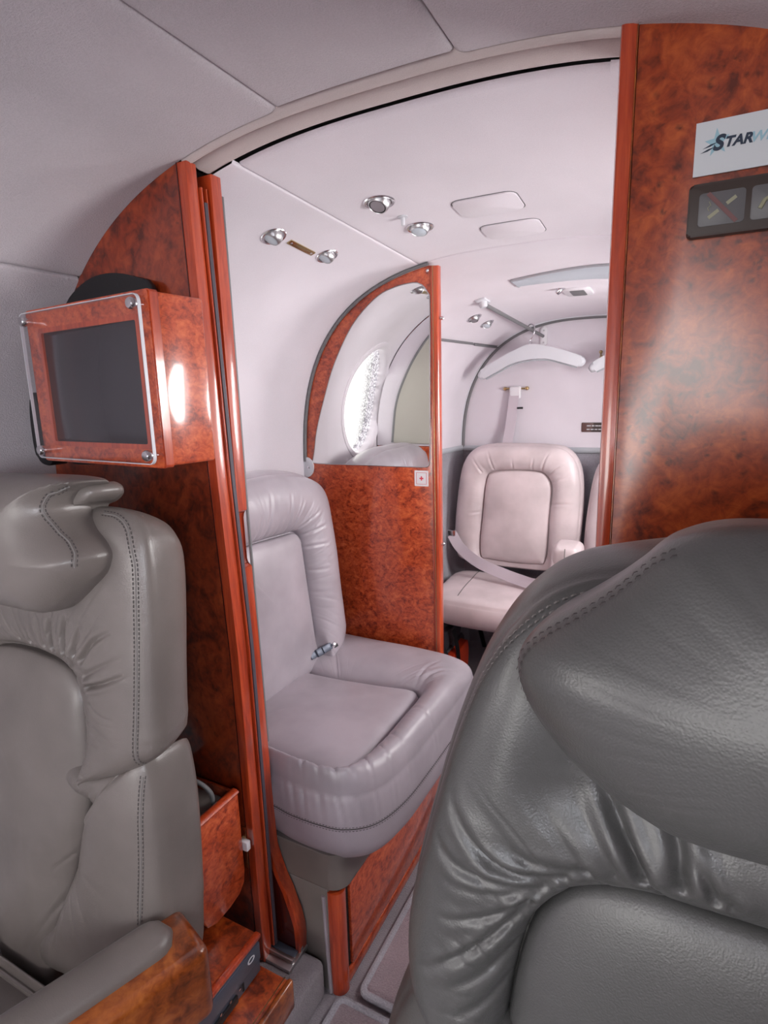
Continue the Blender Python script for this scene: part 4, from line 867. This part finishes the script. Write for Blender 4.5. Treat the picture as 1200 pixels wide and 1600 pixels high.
F = shell_frame(1.087, -.510); kn = thing('ceiling_peg', F.translation, 'tiny grey peg between the two large overhead chrome fittings', 'knob')
link('flange', xf(lathe_bm([(.010, -.001), (.010, .0012), (.006, .002), (.0005, .002)], 20), F), 'pale', kn)
link('peg', xf(lathe_bm([(.004, .001), (.0038, .014), (.003, .016), (.0004, .0162)], 16), F), 'pale', kn)
F = shell_frame(1.041, -.7165); pt = thing('switch_plate', F.translation, 'narrow bronze plate between two eyeball lights overhead', 'plate')
link('plate', xf(box_bm(-.0065, .0065, -.042, .042, -.001, .0022, .001), F), 'brass', pt)
for v in (-.034, .034): link('screw', xf(xf(lathe_bm([(.0028, 0), (.0024, .001), (.0004, .0012)], 12), Matrix.Translation((0, v, .002))), F), 'chrome', pt)
def hatch(name, y, x, hx, hy, label, cat):
    F = shell_frame(y, x); root = thing(name, F.translation, label, cat)
    link('gap_frame', ring_bm(rrect(-hx-.0016, hx+.0016, -hy-.0016, hy+.0016, .0195), rrect(-hx, hx, -hy, hy, .018), -.004, .0009, F), 'greytrim', root)
    link('door', xf(prism_bm(rrect(-hx+.0005, hx-.0005, -hy+.0005, hy-.0005, .018), Matrix.Identity(4), -.003, .0032, .0022), F), 'liner', root); return root, F
r1, _ = hatch('ceiling_hatch', 1.112, -.348, .060, .044, 'blank rounded rectangular hatch in the white ceiling', 'hatch')
r2, F = hatch('oxygen_hatch', 1.256, -.340, .060, .044, 'rounded ceiling hatch with a small grille and a slotted latch', 'hatch')
gl = link('grille', xf(box_bm(-.008, .004, -.042, .040, .0005, .0020, .0006), F), 'greytrim', r2)
b = bmesh.new()
for k in range(13): join(b, box_bm(-.0062, .0022, -.038+.006*k, -.0362+.006*k, .0020, .0026))
sl = link('grille_slats', xf(b, F), 'black', gl); sl['kind'] = 'stuff'
link('latch', xf(box_bm(.034, .0605, -.008, .006, .0005, .0026, .001), F), 'greytrim', r2)
link('latch_slot', xf(box_bm(.030, .037, -.006, .002, .0005, .0018, .0004), F), 'dark', r2)
# light strip across the rear ceiling
ls_ = thing('ceiling_lamp', sh(1.67, 90), 'pale blue curved light strip across the rear ceiling', 'light')
b = bmesh.new(); rows = []
for i in range(41):
    f = i/40; x = -.454+.5*f; row = []
    for y, o in ((1.672-.09*math.sin(min(1, f*1.15)*math.pi/2), .002), (1.680-.085*math.sin(min(1, f*1.15)*math.pi/2), -.006), (1.74, -.006), (1.756, .002)): row.append(b.verts.new(sh(y, t_x(y, x), o)))
    rows.append(row)
for A, B in zip(rows, rows[1:]):
    for k in range(3): b.faces.new((A[k], A[k+1], B[k+1], B[k]))
link('diffuser', b, 'lens', ls_)
link('edge_strip', tube_bm([sh(y, t_x(y, x), -.002) for y, x in [(1.671-.09*math.sin(min(1, i/30*1.15)*math.pi/2), -.454+.5*i/30) for i in range(31)]], .004, 6), 'moulding', ls_)
link('end_cap', tube_bm([sh(1.672, t_x(1.672, -.455), -.002), sh(1.757, t_x(1.757, -.455), -.002)], .004, 6), 'moulding', ls_)
F = shell_frame(1.922, -.315); sp = thing('ceiling_speaker', F.translation, 'small white ceiling plate with a grey grille near the rear bulkhead', 'speaker')
link('plate', xf(prism_bm(rrect(-.040, .040, -.060, .050, .016), Matrix.Identity(4), -.001, .006, .003), F), 'white', sp)
link('grille', xf(prism_bm(rrect(-.022, .020, -.042, .034, .005), Matrix.Identity(4), .005, .0072, .001), F), 'greytrim', sp)
F = shell_frame(1.86, -.356); sl_ = thing('spotlight', F.translation, 'tiny chrome spotlight beside the white ceiling plate', 'light')
link('flange', xf(lathe_bm([(.014, 0), (.014, .002), (.008, .004), (.0005, .004)], 20), F), 'chrome', sl_)
link('lamp_head', xf(lathe_bm([(.007, 0), (.008, .012), (.006, .018), (.0005, .0185)], 18), F @ Matrix.Rotation(math.radians(40), 4, 'Y')), 'chrome', sl_)
# ------------------------------------------------------------------ coat rail and hangers
P0, P1 = Vector((-.582, 1.83, 1.310)), Vector((-.519, 2.385, 1.252))
cr = thing('coat_rail', P1, 'slanting grey coat rail from the ceiling to the rear bulkhead', 'rail')
link('rail_rod', tube_bm([P0, P1], .0062, 14), 'greytrim', cr)
Fb = shell_frame(1.822, -.586)
link('ceiling_bracket', xf(prism_bm([(-.016, .03), (-.016, -.03), (0, -.034), (.016, -.03), (.016, .03), (0, .034)], Matrix.Identity(4), -.004, .006, .003), Fb), 'pale', cr)
link('bracket_cup', xf(lathe_bm([(.014, 0), (.013, .018), (.009, .022), (.0005, .022)], 18), Fb), 'pale', cr)
eb = link('end_bracket', prism_bm(rrect(-.531, -.505, 1.215, 1.288, .0125), frame((0, 2.399, 0), (1, 0, 0), (0, 0, 1)), 0, .006, .002), 'white', cr)
for z in (1.228, 1.274): link('screw', xf(lathe_bm([(.0035, 0), (.003, .0012), (.0004, .0015)], 12), frame((-.518, 2.393, z), (1, 0, 0), (0, 0, 1))), 'alu', eb)
def hanger(cx, y, ztop, label, zrod, rot=0):
    root = thing('coat_hanger', (cx, y, zrod), label, 'hanger', 'padded coat hangers')
    out = [(0, .0), (.03, -.004), (.075, -.016), (.13, -.034), (.178, -.052), (.196, -.062), (.200, -.075), (.190, -.085), (.175, -.085), (.12, -.067), (.07, -.051), (.03, -.046), (0, -.045)]
    out = out+[(-u, v) for u, v in out[::-1] if u > .001]
    out = [(u, v*1.22+.09*u) for u, v in out]
    Fh = frame((cx, y, ztop), (math.cos(rot), math.sin(rot), 0), (0, 0, 1))
    link('hanger_body', prism_bm([(q.x, q.y) for q in catmull(out, 150)], Fh, -.016, .016, .011, 4), 'pale', root)
    lip = catmull([(u, v*1.22+.09*u-.003) for u, v in ((-.17, -.0845), (-.12, -.068), (-.07, -.052), (-.03, -.047), (0, -.046), (.03, -.047), (.07, -.052), (.12, -.068), (.17, -.0845))], 40, False)
    link('lower_lip', tube_bm([Fh @ Vector((q.x, q.y, -.004)) for q in lip], .0035, 6), 'moulding', root)
    hz = zrod-ztop
    hk = [(0, -.004), (.0, hz*.25), (.006, hz*.4), (.014, hz*.7), (.0135, hz+.002), (.006, hz+.0105), (-.003, hz+.0112), (-.011, hz+.004), (-.013, hz-.006)]
    link('hook', tube_bm([Fh @ Vector((q.x, q.y, 0)) for q in catmull(hk, 40, False)], .0024, 8), 'chrome', root)
    link('hook_collar', xf(lathe_bm([(.006, 0), (.006, .012), (.004, .016)], 14), Matrix.Translation(Fh @ Vector((0, -.004, 0)))), 'chrome', root)
    return root
yh = 2.24; zr = P0.z+(P1.z-P0.z)*(yh-P0.y)/(P1.y-P0.y); xr = P0.x+(P1.x-P0.x)*(yh-P0.y)/(P1.y-P0.y)
hanger(xr+.002, yh, 1.212, 'padded white coat hanger hooked on the slanting coat rail', zr+.006)
hanger(-.135, 2.34, 1.225, 'second padded white coat hanger half hidden behind the right partition', 1.27, .25)
hk = thing('coat_hook', (-.30, 2.398, 1.16), 'small brass coat hook on the rear bulkhead', 'hook')
link('hook_base', xf(lathe_bm([(.008, 0), (.008, .003), (.004, .005)], 16), frame((-.298, 2.399, 1.160), (1, 0, 0), (0, 0, 1))), 'brass', hk)
link('hook_stem', tube_bm([(-.298, 2.396, 1.160), (-.298, 2.375, 1.158), (-.297, 2.362, 1.164), (-.297, 2.358, 1.175)], .003, 8), 'brass', hk)
link('hook_ball', xf(lathe_bm([(.0005, -.007), (.005, -.005), (.007, 0), (.005, .005), (.0005, .007)], 14), Matrix.Translation((-.297, 2.358, 1.178))), 'brass', hk)
h2 = thing('hanging_peg', (-.135, 2.37, 1.27), 'chrome peg carrying the half hidden coat hanger', 'peg')
link('peg_rod', tube_bm([(-.135, 2.399, 1.264), (-.135, 2.33, 1.264), (-.135, 2.325, 1.272)], .004, 10), 'chrome', h2)
# shoulder strap on the rear bulkhead
bg_ = thing('strap_guide', (-.624, 2.395, 1.052), 'brass strap guide bar on the rear bulkhead', 'guide')
link('guide_bar', tube_bm([(-.668, 2.388, 1.054), (-.580, 2.388, 1.052)], .0035, 8), 'brass', bg_)
for x in (-.669, -.579): link('screw', xf(lathe_bm([(.008, 0), (.008, .008), (.006, .014), (.0005, .015)], 14), frame((x, 2.399, 1.053), (1, 0, 0), (0, 0, 1))), 'brass', bg_)
ss_ = thing('shoulder_strap', (-.63, 2.38, .83), 'lilac shoulder strap hanging from the brass guide behind the folding seat', 'strap')
def ribbon(pts, w, t=.0022, side=None):
    b = bmesh.new(); pts = [Vector(p) for p in pts]; rows = []
    for i, p in enumerate(pts):
        d = (pts[min(i+1, len(pts)-1)]-pts[max(i-1, 0)]).normalized(); s = Vector(side[i] if isinstance(side, list) else side); s = (s-d*s.dot(d)).normalized(); n = s.cross(d)
        rows.append([b.verts.new(p+s*w/2*a+n*t/2*c) for a, c in ((-1, -1), (1, -1), (1, 1), (-1, 1))])
    for A, B in zip(rows, rows[1:]):
        for k in range(4): b.faces.new((A[k], A[(k+1) % 4], B[(k+1) % 4], B[k]))
    b.faces.new(rows[0][::-1]); b.faces.new(rows[-1]); return b
link('webbing', ribbon([(-.624, 2.379, 1.055), (-.630, 2.372, .98), (-.638, 2.366, .90), (-.644, 2.345, .82), (-.646, 2.34, .74)], .040, side=(1, 0, 0)), 'webbing', ss_)
link('loop', box_bm(-.648, -.601, 2.375, 2.393, 1.012, 1.062, .007, 3), 'white', ss_)
link('keeper', xf(box_bm(-.012, .012, -.003, .003, -.004, .004, .001), Matrix.Translation((-.600, 2.370, .975))), 'black', ss_)
pc = thing('placard', (-.30, 2.398, .895), 'small dark placard with a red stripe on the rear bulkhead', 'sign')
FP = frame((-.305, 2.399, .896), (1, 0, 0), (0, 0, 1))
link('plate', prism_bm(rrect(-.056, .056, -.0185, .0185, .003), FP, 0, .002), 'brown', pc)
link('red_field', prism_bm([(-.055, -.0175), (-.020, -.0175), (-.010, .0175), (-.055, .0175)], FP, .002, .0024), 'deepwood', pc)
b = bmesh.new(); rg = random.Random(4)
for row, v in enumerate((.006, -.008)):
    u = -.036
    while u < .045:
        wd = rg.uniform(.002, .005); join(b, box_bm(u, u+wd, v-.0022, v+.0022, .0024, .0027)); u += wd+rg.choice((.0012, .0012, .004))
tx = link('lettering', xf(b, FP), 'pale', pc); tx['kind'] = 'stuff'
# ------------------------------------------------------------------ folding seats at the rear
def jump_seat(dx, label, kr=1.0):
    root = thing('folding_seat', (-.57+dx, 2.2, .2), label, 'seat', 'folding rear seats')
    JF = frame((-.57+dx, 2.235, .56), (1, 0, 0), (0, .05, 1))
    o = [(-.2492, -.16), (-.2558, -.0856), (-.247, .0501), (-.2273, .1834), (-.1796, .2496), (-.1006, .2715), (-.0035, .2732), (.0996, .2725), (.1712, .2618), (.2199, .2104), (.2382, .1152), (.2377, -.0187), (.2284, -.16), (.20, -.205), (0, -.215), (-.21, -.205)]
    i = [(-.148, -.17), (-.1414, .0038), (-.1286, .1352), (-.103, .1671), (-.0206, .1778), (.0792, .1765), (.1163, .1582), (.1351, .1099), (.1301, -.0023), (.1227, -.17), (.08, -.195), (-.10, -.195)]
    o = [(u*kr if u > 0 else u, v) for u, v in o]; i = [(u*kr if u > 0 else u, v) for u, v in i]
    link('backrest', pad_bm(o, JF, i, H=.034, T=.06, p=2.1, bulge=.010, gather=.003, gfreq=44, gw=.2, groove=.008, n=360, folds=[([(u*(kr if u > 0 else 1), v) for u, v in p_], d_, w_) for p_, d_, w_ in fold_j], seed=40, hmask=lambda u, v: 1-(1-sstep(.13, .15, abs(u)))*sstep(.11, .17, -v)), 'leather_jump', root)
    ii = [(u*.97, v*.985) for u, v in i]
    link('back_insert', pad_bm(ii, JF, None, H=.010, T=.02, bulge=0, dome=.014, sr=.2, n=220, seed=41), 'leather_jump', root)
    SFj = frame((-.57+dx, 2.06, .290), (1, 0, 0), (0, 1, 0))
    so = [(-.235, .16), (-.245, 0), (-.238, -.12), (-.20, -.175), (-.10, -.195), (.10, -.195), (.20, -.175), (.238, -.12), (.245, 0), (.235, .16), (.10, .175), (-.10, .175)]
    so = [(u*kr if u > 0 else u, v) for u, v in so]
    sc = link('seat_cushion', pad_bm(so, SFj, None, H=.022, T=.085, p=2.2, bulge=.012, dome=.010, sr=.25, n=260, seed=42, soft=.002), 'leather_jump', root)
    for s in (-1, 1):
        rays = up_rays(SFj, [(s*.125*kr, -.16), (s*.135*kr, 0), (s*.145*kr, .15)], 40)
        me = sc; st, pts = stitches('stitching', sc, rays, 'thread_light', sc, .012, .006, .0014); piping('seam_welt', pts, .0022, 'thread_light', sc)
    link('seat_pan', box_bm(-.57+dx-.20, -.57+dx+.20*kr, 1.93, 2.21, .185, .207, .004), 'greytrim', root)
    link('hinge', tube_bm([(-.57+dx-.22, 2.245, .245), (-.57+dx+.22*kr, 2.245, .245)], .009, 10), 'black', root)
    for s in (-1, 1): link('support_leg', tube_bm([(-.57+dx+s*.17*kr, 2.235, .24), (-.57+dx+s*.17*kr, 2.30, .03), (-.57+dx+s*.17*kr, 2.37, -.088)], .010, 10), 'black', root)
    return root
jump_seat(0, 'pale leather folding seat at the rear with a lap belt across it')
jump_seat(.522, 'second pale folding seat at the rear mostly behind the right partition', .68)
lb = thing('lap_belt', (-.6, 2.1, .40), 'lilac lap belt stretched across the rear folding seat', 'belt')
link('webbing', ribbon([(q.x, q.y, q.z) for q in catmull([Vector((-.815, 2.16, .475)), (-.77, 2.14, .425), (-.68, 2.10, .385), (-.56, 2.06, .362), (-.45, 2.03, .348), (-.37, 2.02, .340), (-.32, 2.02, .338)], 40, False)], .042, side=(.15, .45, 1)), 'webbing', lb)
link('anchor_tongue', box_bm(-.835, -.80, 2.155, 2.175, .468, .492, .003), 'chrome', lb)
ab = thing('belt_anchor', (-.85, 2.17, .42), 'black belt bracket on the carpeted side wall beside the folding seat', 'bracket')
link('bracket_plate', box_bm(-.876, -.850, 2.04, 2.10, .41, .52, .006), 'black', ab)
link('release_hose', tube_bm([(q.x, q.y, q.z) for q in catmull([Vector((-.855, 2.09, .45)), (-.858, 2.05, .38), (-.856, 2.03, .31), (-.850, 2.03, .24)], 20, False)], .010, 10), 'black', ab)
link('bolt', xf(lathe_bm([(.006, 0), (.006, .008), (.0005, .009)], 12), frame((-.849, 2.055, .50), (1, 0, 0), (0, 0, 1))), 'chrome', ab)
link('bolt', xf(lathe_bm([(.006, 0), (.006, .008), (.0005, .009)], 12), frame((-.849, 2.055, .425), (1, 0, 0), (0, 0, 1))), 'chrome', ab)
ar = thing('arm_stub', (-.335, 2.0, .36), 'small padded stub on a black post between the rear folding seats', 'armrest')
b = pad_bm(rrect(-.045, .045, -.036, .036, .022), frame((-.335, 2.00, .475), (1, 0, 0), (0, 0, 1)), None, H=.018, T=.10, p=2.2, bulge=.006, dome=.006, sr=.5, n=90, seed=44); link('pad', b, 'leather_jump', ar)
link('pad_seam', tube_bm([(-.335, 1.974, .508), (-.335, 1.970, .475), (-.335, 1.974, .442)], .0016, 6), 'thread_light', ar)
link('post', box_bm(-.346, -.324, 2.03, 2.055, .332, .44, .003), 'black', ar)
# ------------------------------------------------------------------ bag under the rear seat
bgp = thing('tool_bag', (-.785, 1.97, -.09), 'black and orange nylon bag on the floor behind the mirror partition', 'bag')
def blob(x0, x1, y0, y1, z0, z1, bev, mat, name, parent, puff=.0):
    b = box_bm(x0, x1, y0, y1, z0, z1); bmesh.ops.subdivide_edges(b, edges=b.edges[:], cuts=7, use_grid_fill=True)
    bmesh.ops.bevel(b, geom=[e for e in b.edges if len(e.link_faces) == 2 and e.link_faces[0].normal.angle(e.link_faces[1].normal, 0) > .8], offset=bev, segments=3, profile=.5, affect='EDGES')
    for v in b.verts: v.co += Vector((noise.noise(v.co*14), noise.noise(v.co*14+Vector((7, 1, 1))), noise.noise(v.co*14+Vector((3, 9, 2)))))*.006
    return link(name, b, mat, parent)
bmesh.ops  # (bag body is a lumpy rounded case)
blob(-.845, -.735, 1.86, 2.10, -.088, .085, .02, 'nylon', 'bag_body', bgp)
blob(-.84, -.745, 1.87, 2.09, .075, .165, .03, 'nylon', 'bag_lid', bgp)
blob(-.83, -.708, 1.835, 1.872, -.075, .06, .012, 'orange', 'front_pocket', bgp)
blob(-.742, -.706, 1.88, 2.06, -.07, .075, .012, 'orange', 'side_pocket', bgp)
link('carry_strap', ribbon([(q.x, q.y, q.z) for q in catmull([Vector((-.84, 1.85, .15)), (-.78, 1.845, .176), (-.735, 1.85, .12), (-.708, 1.845, .04), (-.722, 1.828, -.07)], 30, False)], .030, .004, side=(0, 1, 0)), 'black', bgp)
link('zip', tube_bm([(-.85, 1.86, .080), (-.80, 1.852, .078), (-.742, 1.856, .080), (-.735, 1.95, .082)], .004, 6), 'greytrim', bgp)
link('side_strap', ribbon([(q.x, q.y, q.z) for q in catmull([Vector((-.725, 1.93, .165)), (-.708, 1.925, .11), (-.698, 1.92, .03), (-.70, 1.92, -.07)], 20, False)], .028, .004, side=(0, 1, 0)), 'black', bgp)

# ------------------------------------------------------------------ signs on the right partition
YS = .6800
sg = thing('cabin_sign', (.05, YS, 1.19), 'white sign board with a blue star logo on the right burl partition', 'sign')
FS = frame((-.0095, YS, 1.2375), (1, 0, 0), (0, 0, 1))
link('board', prism_bm([(0, 0), (.155, 0), (.155, .0465), (0, .0465)], FS, .0003, .0022), 'sign', sg)
def text_mesh(name, txt, size, fr, mat, parent, shear=0.0, bold=0.0, sx=1.0):
    cu = bpy.data.curves.new('t', 'FONT'); cu.body = txt; cu.size = size; cu.shear = shear; cu.offset = bold; cu.extrude = .0002
    o = bpy.data.objects.new('t', cu); COL.objects.link(o); dg = bpy.context.evaluated_depsgraph_get(); me = bpy.data.meshes.new_from_object(o.evaluated_get(dg))
    bpy.data.objects.remove(o); b = bmesh.new(); b.from_mesh(me); bpy.data.meshes.remove(me)
    bmesh.ops.scale(b, vec=(sx, 1, 1), verts=b.verts)
    return link(name, xf(b, fr), mat, parent, smooth=False)
off = lambda u, v: FS @ Matrix.Translation((u, v, .0026))
star = []
for i in range(10):
    a = math.radians(90+36*i); r = .0125 if i % 2 == 0 else .0050; star.append((.0185+r*math.cos(a+.1)*.85, .0270+r*math.sin(a+.1)))
link('star', prism_bm(star, FS, .0022, .0024), 'paleblue', sg)
text_mesh('lettering', 'S', .0175, off(.0150, .0205), 'navy', sg, .25, .0007)
text_mesh('lettering', 'TAR', .0118, off(.0242, .0218), 'navy', sg, .25, .0005, 1.0)
text_mesh('lettering', 'WI', .0118, off(.0447, .0218), 'paleblue', sg, .25, .0003, 1.0)
for k, (u0, v0) in enumerate(((.0050, .0195), (.0068, .0232))):
    link('swoosh', prism_bm([(u0, v0), (u0+.006, v0+.0010), (u0+.0125, v0+.0040), (u0+.0065, v0+.0030)], FS, .0022, .0025), 'navy', sg)
ns = thing('warning_light', (.05, YS, 1.18), 'brown framed no smoking and seat belt light below the white sign board', 'sign')
FN = frame((-.0115, YS, 1.1815), (1, 0, 0), (0, 0, 1))
link('frame', prism_bm(rrect(0, .0995, 0, .0470, .004), FN, .0002, .010, .0025, 3), 'brown', ns)
for i, u in enumerate((.0092, .0520)):
    ln = link('lens', prism_bm(rrect(u, u+.0380, .0085, .0378, .003), FN, .0098, .0108, .0004), 'frost', ns)
    c = Vector((u+.0195, .0235)); FI = FN @ Matrix.Translation((c.x, c.y, .0109))
    if i == 0:
        R45 = FI @ Matrix.Rotation(math.radians(36), 4, 'Z')
        link('cigarette', xf(box_bm(-.0135, -.0035, -.0016, .0016, 0, .0003), R45), 'icon_pale', ln); link('cigarette', xf(box_bm(.0045, .0135, -.0016, .0016, 0, .0003), R45), 'icon_pale', ln)
        link('smoke', tube_bm([FI @ Vector(q) for q in ((-.0105, -.002, .0002), (-.0120, .001, .0002), (-.0095, .003, .0002), (-.0110, .0065, .0002))], .0004, 6), 'icon_pale', ln)
        link('ban_bar', xf(box_bm(-.0185, .0185, -.0018, .0018, .0002, .0005), FI @ Matrix.Rotation(math.radians(-48), 4, 'Z')), 'icon_red', ln)
    else:
        link('belt_strap', tube_bm([FI @ Vector(q) for q in ((-.0125, -.006, .0002), (-.009, .001, .0002), (-.004, .0035, .0002), (.002, .002, .0002))], .0019, 8), 'icon_pale', ln)
        link('belt_buckle', xf(box_bm(.002, .010, -.0015, .0050, 0, .0004), FI), 'icon_pale', ln)
